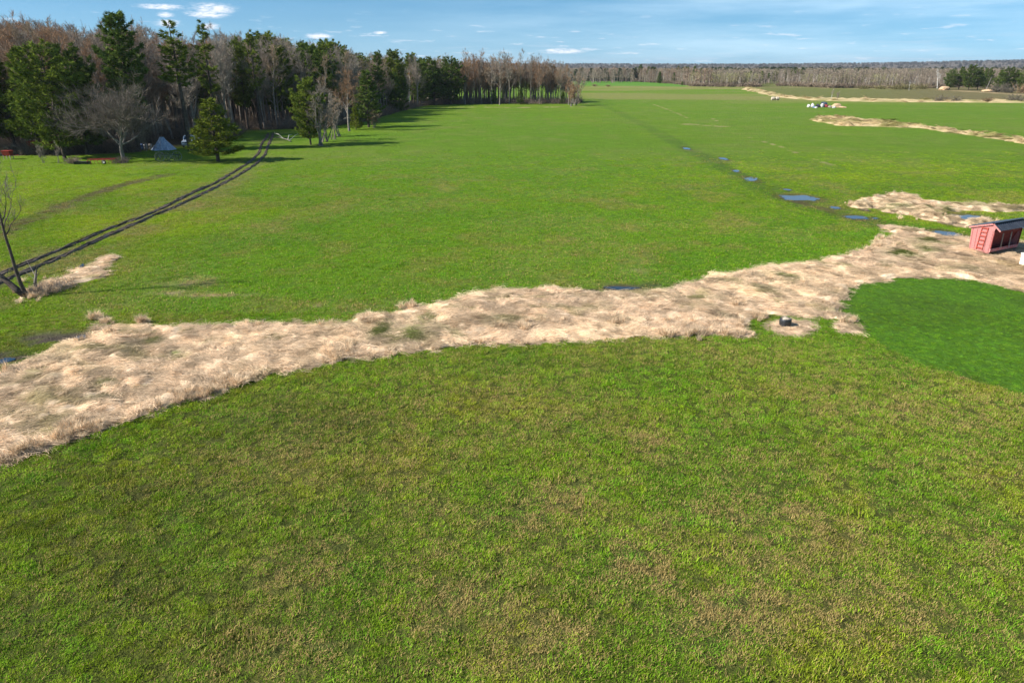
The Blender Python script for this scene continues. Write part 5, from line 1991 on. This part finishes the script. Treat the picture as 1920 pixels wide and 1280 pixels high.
# ---- two round bales end to end
for k, (px, lab) in enumerate(((1449, 'round straw bale lying far out in the pasture, its end toward the woods'), (1457, 'second round straw bale butted against the first far out in the pasture'))):
    X, Y = G(px, 188.2)
    prof = [(.0, -.66), (.40, -.67), (.60, -.64), (.68, -.55), (.70, -.2), (.695, .2), (.68, .55), (.60, .64), (.40, .67), (0, .66)]
    v, f = lathe(prof, 24)
    v = [(z, x * (1 + .03 * math.sin(7 * z)), max(y, -.62) + .62) for x, y, z in v]
    root = thing('straw_bale', lab, 'bale', (X, Y, 0.0), R(4 * k - 3))
    MB().add(v, f).build('bale_body', M_bale, root, True)
    for zz in (-.4, -.13, .13, .4):
        MB().ring((zz, 0, .62), (1, 0, 0), .703, .010, 24, 4).build('twine', M_greywood, root)

# ---- bare dead tree at the left with its fallen mate
X, Y = G(50, 557)
SNAG = make_bank([dict(seed=97, h=8.6, spread=2.6, clear=.36, nlimb=13, rise=.9, fine=1.4, tw=.012, crook=.08, thick=.85)], gen_bare, M_pinebark, M_twig)
tree('bare_tree', SNAG, 0, X, Y, 8.8, 'thin bare dead tree standing beside the rutted track', col=(.17, .145, .125), rz=2.4, lean=(0, -.09))
root = thing('fallen_log', 'dark fallen trunk leaning out from the foot of the dead tree', 'log', (*G(46, 558), gz1(*G(46, 558)) + .1), 0)
MB().tube([(0, 0, 0.05), (-.5, .12, .42), (-1.1, .25, .95), (-1.9, .3, 1.6), (-2.8, .3, 2.1)], [.19, .17, .14, .11, .07], 9).build('trunk', M_pinebark, root, True)
for a, b in (((-1.1, .25, .95), (-1.3, -.5, 1.7)), ((-1.9, .3, 1.6), (-2.2, 1.0, 2.3))):
    MB().tube([a, b], [.05, .02], 5).build('branch', M_bark, root)
root = thing('broken_stub', 'short broken stub with spindly branches beside the dead tree', 'stump', (*G(68, 546), gz1(*G(68, 546)) - .02), 0)
MB().tube([(0, 0, 0), (.05, 0, .5), (.2, .05, 1.0), (.28, .1, 1.3)], [.11, .08, .06, .03], 7).build('trunk', M_bark, root, True)
for k in range(7):
    a = random.uniform(0, 6.28)
    MB().tube([(.05 + .03 * k, 0, .3 + .12 * k), (.2 + .9 * math.cos(a), .9 * math.sin(a), .7 + .22 * k)], [.025, .006], 4).build('branch', M_bark, root)
snag_bush = bush_proto(480, 70, 1.0, 1.0, .012)
me_b = np_mesh('brushwood', snag_bush[0], snag_bush[1], [M_brush_p], snag_bush[2])
for px, py, w, lab in ((95, 548, .9, 'grey brushwood heap right of the dead tree foot'), (122, 540, .8, 'low grey brushwood reaching to the tan patch'), (70, 552, .7, 'brushwood at the broken stub')):
    o = link('brushwood', me_b, label=lab, cat='brush', loc=(*G(px, py), .0), rz=random.random() * 6)
    o.scale = (w * 1.25, w * 1.0, w * .75)

# ---- camp and machinery at the edge of the wood
X, Y = G(307, 281)
root = thing('tarp_tent', 'grey blue tarp tent pitched at the wood edge', 'tent', (X, Y, 0), R(20))
n = 22
rings = [(1.0, 0), (.80, .42), (.60, .85), (.42, 1.25), (.26, 1.65), (.14, 1.92)]
vs, fs = [], []
for j, (q, z) in enumerate(rings):
    for k in range(n):
        t = 2 * math.pi * k / n
        rr = q * (1 + .085 * (-1) ** k * (1 - j / 7)) + .03 * math.sin(5 * t + j)
        vs.append((1.75 * rr * math.cos(t), 1.35 * rr * math.sin(t), z + .04 * math.sin(3 * t)))
for j in range(len(rings) - 1):
    for k in range(n):
        a, b = j * n + k, j * n + (k + 1) % n
        fs.append((a, b, b + n, a + n))
fs.append(tuple(range((len(rings) - 1) * n, len(rings) * n)))
MB().add(vs, fs).build('tarp', M_tarp, root)
MB().tube([(0, 0, 1.9), (.05, 0, 2.15)], .04, 6).build('tent_pole', M_greywood, root)

X, Y = G(343, 279)
root = thing('pickup_truck', 'white pickup truck parked under the pines beside the tarp tent', 'truck', (X, Y + 3.2, 0), R(12))
hood = [(-2.4, .45), (-2.45, .95), (-2.3, 1.08), (-1.1, 1.16), (-.55, 1.72), (.75, 1.76), (1.0, 1.15), (2.4, 1.15), (2.45, .5)]
MB().prism([(a, b) for a, b in hood], -.90, .90).build('body', M_carwhite, root)
MB().add([(-.78, -1.10, 1.20), (.78, -1.10, 1.20), (.70, -.60, 1.69), (-.70, -.60, 1.69), (-.78, -1.13, 1.20), (.78, -1.13, 1.20), (.70, -.63, 1.70), (-.70, -.63, 1.70)],
         [(0, 1, 2, 3), (7, 6, 5, 4), (0, 4, 5, 1), (1, 5, 6, 2), (2, 6, 7, 3), (3, 7, 4, 0)]).build('windscreen', M_glass, root)
for s in (-1, 1):
    MB().box((s * .905, .05, 1.42), (.02, 1.0, .38)).build('side_window', M_glass, root)
    MB().box((s * .66, -2.46, .86), (.34, .05, .18)).build('headlight', M_steel, root)
    for yy in (-1.55, 1.55):
        w = MB().ring((s * .82, yy, .36), (1, 0, 0), .27, .10, 18, 6).build('wheel', M_black, root, True)
        MB().tube([(s * .76, yy, .36), (s * .90, yy, .36)], .17, 12).build('rim', M_steel, w)
MB().box((0, -2.455, .84), (.92, .05, .22)).build('grille', M_black, root)
MB().box((0, -2.50, .52), (1.80, .14, .20)).build('bumper', M_steel, root)

X, Y = G(318, 302)
root = thing('hay_rake', 'old wheel hay rake with spoked wheels on the shaded lawn', 'hay rake', (X, Y, 0), R(10))
for k in range(4):
    c = Vector((-1.15 + k * .72, .35 * (k % 2) - .1, .62))
    ax = Vector((.35, -1, .1))
    w = MB().ring(c, ax, .60, .025, 22, 5).build('rake_wheel', M_steel if k in (0, 3) else M_green, root)
    q = ax.to_track_quat('Z', 'X').to_matrix()
    for j in range(10):
        t = j * 6.283 / 10
        MB().bar(c, c + q @ Vector((.74 * math.cos(t), .74 * math.sin(t), 0)), .025, .02).build('tine', M_steel, w)
MB().bar((-1.5, .15, .95), (1.5, .15, .80), .10, .10).build('beam', M_green, root)
MB().bar((-1.4, .15, .92), (-2.0, .6, .1), .08, .08).build('drawbar', M_green, root)
for x in (-1.2, 1.2):
    MB().bar((x, .15, .85), (x, .3, .02), .06, .06).build('stand', M_green, root)

X, Y = G(195, 307)
root = thing('red_cultivator', 'red steel cultivator frame lying at the lawn edge under the round bare hardwood', 'farm tool', (X, Y, 0), R(6))
for yy, z in ((-.4, .55), (.1, .62), (.5, .55)):
    MB().bar((-1.5, yy, z), (1.6, yy, z + .05), .09, .09).build('frame_tube', M_red, root)
for x in (-1.4, -.5, .5, 1.5):
    MB().bar((x, -.45, .60), (x, .55, .60), .08, .07).build('cross_tube', M_red, root)
for k in range(7):
    x = -1.35 + k * .45
    MB().tube([(x, -.42, .56), (x, -.62, .48), (x, -.66, .28), (x, -.50, .06)], .028, 6).build('shank', M_red, root)
MB().tube([(-1.5, .1, .62), (-1.95, .05, .60), (-2.1, 0, .30), (-2.1, 0, .05)], .05, 7).build('hitch', M_red, root)
w = MB().ring((.35, -.72, .28), (0, 1, .1), .20, .08, 18, 6).build('wheel', M_black, root, True)
MB().tube([(.35, -.80, .28), (.35, -.66, .28)], .13, 12).build('rim', M_white, w)

X, Y = G(55, 293)
root = thing('red_wagon', 'dark red hopper wagon parked in the shade under the pines', 'wagon', (X, Y + 3.5, 0), R(5))
MB().prism([(-.55, .85), (.55, .85), (1.0, 1.9), (-1.0, 1.9)], -1.7, 1.7).build('hopper', M_red, root)
for x in (-1.66, -.55, .55, 1.66):
    MB().bar((x, -.60, .90), (x, -1.04, 1.92), .08, .06).build('side_rib', M_red, root)
MB().bar((-1.9, 0, .62), (1.9, 0, .62), .5, .16).build('chassis', M_darkred, root)
for x in (-1.2, 1.2):
    for s in (-1, 1):
        w = MB().ring((x, s * .75, .38), (0, 1, 0), .28, .11, 18, 6).build('wheel', M_black, root, True)
        MB().tube([(x, s * .69, .38), (x, s * .83, .38)], .17, 12).build('rim', M_steel, w)
MB().bar((-2.3, -.2, 1.96), (-.5, -.4, 2.02), .28, .05).build('plank', M_greywood, root)

X, Y = G(17, 299)
root = thing('red_cart', 'small bright red seed cart with pale legs at the lawn edge', 'cart', (X, Y, 0), R(-5))
MB().prism([(-.25, .55), (.25, .55), (.45, 1.15), (-.45, 1.15)], -.55, .55).build('hopper', M_red, root)
MB().box((0, 0, 1.18), (1.2, .95, .05)).build('lid', M_red, root)
MB().bar((.5, 0, .60), (1.5, .1, .62), .07, .07).build('drawbar', M_red, root)
for x in (-.5, .5):
    for yy in (-.28, .28):
        MB().box((x, yy, .30), (.07, .07, .60)).build('leg', M_greywood, root)

for px, py, mat, lab in ((267, 281, M_blue, 'pale blue drum left of the tarp tent'), (274, 281, M_steel, 'grey drum touching the pale blue drum'), (283, 281, M_greywood, 'dull tan drum nearest the tarp tent')):
    X, Y = G(px, py)
    root = thing('drum', lab, 'drum', (X, Y, 0), 0)
    v, f = lathe([(0, .01), (.28, .01), (.29, .28), (.31, .30), (.29, .32), (.29, .58), (.31, .60), (.29, .62), (.28, .88), (0, .88)], 18)
    MB().add(v, f).build('barrel', mat, root, True)
    MB().tube([(.1, 0, .87), (.1, 0, .91)], .04, 8).build('bung', M_black, root)

X, Y = G(155, 308)
root = thing('black_trough', 'long low black trough beside the brush pile', 'trough', (X, Y, 0), R(4))
MB().prism([(-.28, .02), (.28, .02), (.38, .36), (.32, .36), (.24, .10), (-.24, .10), (-.32, .36), (-.38, .36)], -.95, .95).build('basin', M_black, root)
for x in (-.96, .96):
    MB().box((x, 0, .19), (.04, .66, .34)).build('end_plate', M_black, root)
me_b2 = np_mesh('brush_pile', *(lambda b: (b[0], b[1]))(bush_proto(481, 90, 1.4, 1.1, .025)), [M_brush], {'rnd': bush_proto(481, 90, 1.4, 1.1, .025)[2]['rnd']})
for px, py, lab in ((137, 306, 'heap of cut brush between the saplings and black trough'), (225, 306, 'brush piled against the foot of the round hardwood')):
    o = link('brush_pile', me_b2, label=lab, cat='brush', loc=(*G(px, py), 0), rz=random.random() * 6)
    o.scale = (1.3, 1.0, .9)

X, Y = G(540, 266)
root = thing('fallen_birch', 'white fallen birch limb lying on the grass beside the rutted track', 'log', (X, Y, 0), 0)
MB().tube([(.7, -.6, .12), (0, 0, .35), (-1.0, .8, .5), (-2.3, 2.4, .55), (-3.6, 4.0, .3)], [.09, .085, .07, .05, .025], 7).build('trunk', M_pale, root, True)
for a, b, c in (((0, 0, .35), (-.3, 2.0, 1.0), (-.2, 3.6, .9)), ((-1.0, .8, .5), (-1.8, .9, 1.2), (-2.9, 2.0, 1.3)), ((.3, -.2, .25), (.8, 1.8, .9), (.9, 3.2, 1.1))):
    MB().tube([a, b, c], [.045, .03, .012], 5).build('branch', M_birch, root)

# ---- rubbish pile far out in the pasture


def lump(name, label, px, py, sx, sy, sz, mat, seed, cat, angular=.25):
    r = np.random.default_rng(seed)
    bm = bmesh.new()
    bmesh.ops.create_icosphere(bm, subdivisions=2, radius=1)
    for v in bm.verts:
        v.co *= 1 + r.normal(0, angular * .5)
        v.co.z = max(v.co.z, -.35)
        v.co = Vector((v.co.x * sx, v.co.y * sy, (v.co.z + .35) * sz / 1.35))
    me = bpy.data.meshes.new(name)
    bm.to_mesh(me)
    bm.free()
    me.materials.append(mat)
    X, Y = G(px, py)
    return link(name, me, label=label, cat=cat, loc=(X, Y, 0), rz=r.random() * 6)


for k, (px, py, sx, sy, sz, mat, nm, lab, cat) in enumerate((
        (1516, 201.5, .9, .8, 1.2, M_stone, 'rubble_block', 'white rubble block at the end of the far rubbish pile', 'rubble'), (1523, 201, 1.0, .8, 1.5, M_stone, 'rubble_block', 'larger pale block beside the end of the rubbish pile', 'rubble'),
        (1527, 202.5, .8, .6, .7, M_blue, 'plastic_bundle', 'blue plastic bundle low in the far rubbish pile', 'bundle'), (1533, 201.5, 1.1, .9, 1.4, M_black, 'plastic_bundle', 'black plastic bundle in the far rubbish pile', 'bundle'),
        (1530, 203, .7, .6, .6, M_stone, 'rubble_block', 'small white block before the black bundle', 'rubble'), (1541, 201.5, 1.2, .9, 1.6, M_stone, 'rubble_block', 'middle pale heap of the far rubbish pile', 'rubble'),
        (1544, 199.5, 1.6, .8, 2.0, M_roof, 'scrap_sheet', 'slate grey scrap sheeting on top of the rubbish pile', 'scrap'), (1549, 201.5, 1.4, 1, 1.2, M_darkred, 'plastic_bundle', 'dull maroon heap right of the middle pale one', 'bundle'),
        (1556, 202, 1.0, .8, .9, M_greywood, 'timber_heap', 'grey timber heap in the far rubbish pile', 'timber'), (1563, 203, .9, .7, .8, M_stone, 'rubble_block', 'low white block in front of the brown earth end', 'rubble'),
        (1568, 201.5, 2.2, 1.5, 1.7, M_sand, 'earth_heap', 'brown earth heap closing the far rubbish pile', 'earth heap'), (1580, 202.5, 2.2, 1.3, .7, M_sand, 'earth_heap', 'low tan spill of earth beyond the rubbish pile', 'earth heap'),
        (1770, 169, 5.0, 3.0, 2.2, M_sand, 'sand_heap', 'tan sand heap beside the big far pines', 'sand heap'), (1851, 172, 3.5, 2.0, 1.2, M_sand, 'sand_heap', 'low sandy mound under the leaning pole', 'sand heap'))):
    q_ = .75 if px < 1600 else 1.0
    lump(nm, lab, px, py, sx * q_, sy * q_, sz * q_, mat, 600 + k, cat)
X, Y = G(1848, 171)
root = thing('leaning_pole', 'grey leaning dead pole between the far pine groups', 'pole', (X, Y, 0), 0)
MB().tube([(0, 0, 0), (.6, 0, 3.0), (1.5, 0, 7.5)], [.28, .22, .10], 7).build('trunk', M_pale, root)
MB().tube([(.6, 0, 3.0), (1.6, .3, 4.4)], [.10, .03], 5).build('branch', M_pale, root)

# ================================================================== thin haze over the far country
HX0, HX1, HY0, HY1, HZ0, HZ1 = -9500, 9500, -120, 9500, -1.5, 110
bx = MB().box(((HX0 + HX1) / 2, (HY0 + HY1) / 2, (HZ0 + HZ1) / 2), (HX1 - HX0, HY1 - HY0, HZ1 - HZ0))
mh, nth = new_mat('haze')
qh = NT(nth)
pv = qh.n('ShaderNodeVolumePrincipled')
pv.inputs['Color'].default_value = (0.80, 0.88, 1.0, 1)
pv.inputs['Density'].default_value = 0.00006
pv.inputs['Anisotropy'].default_value = 0.3
oh = qh.n('ShaderNodeOutputMaterial')
nth.links.new(pv.outputs[0], oh.inputs['Volume'])
bx.build('haze', mh, kind='stuff', label='thin pale blue haze over the far country', cat='haze')
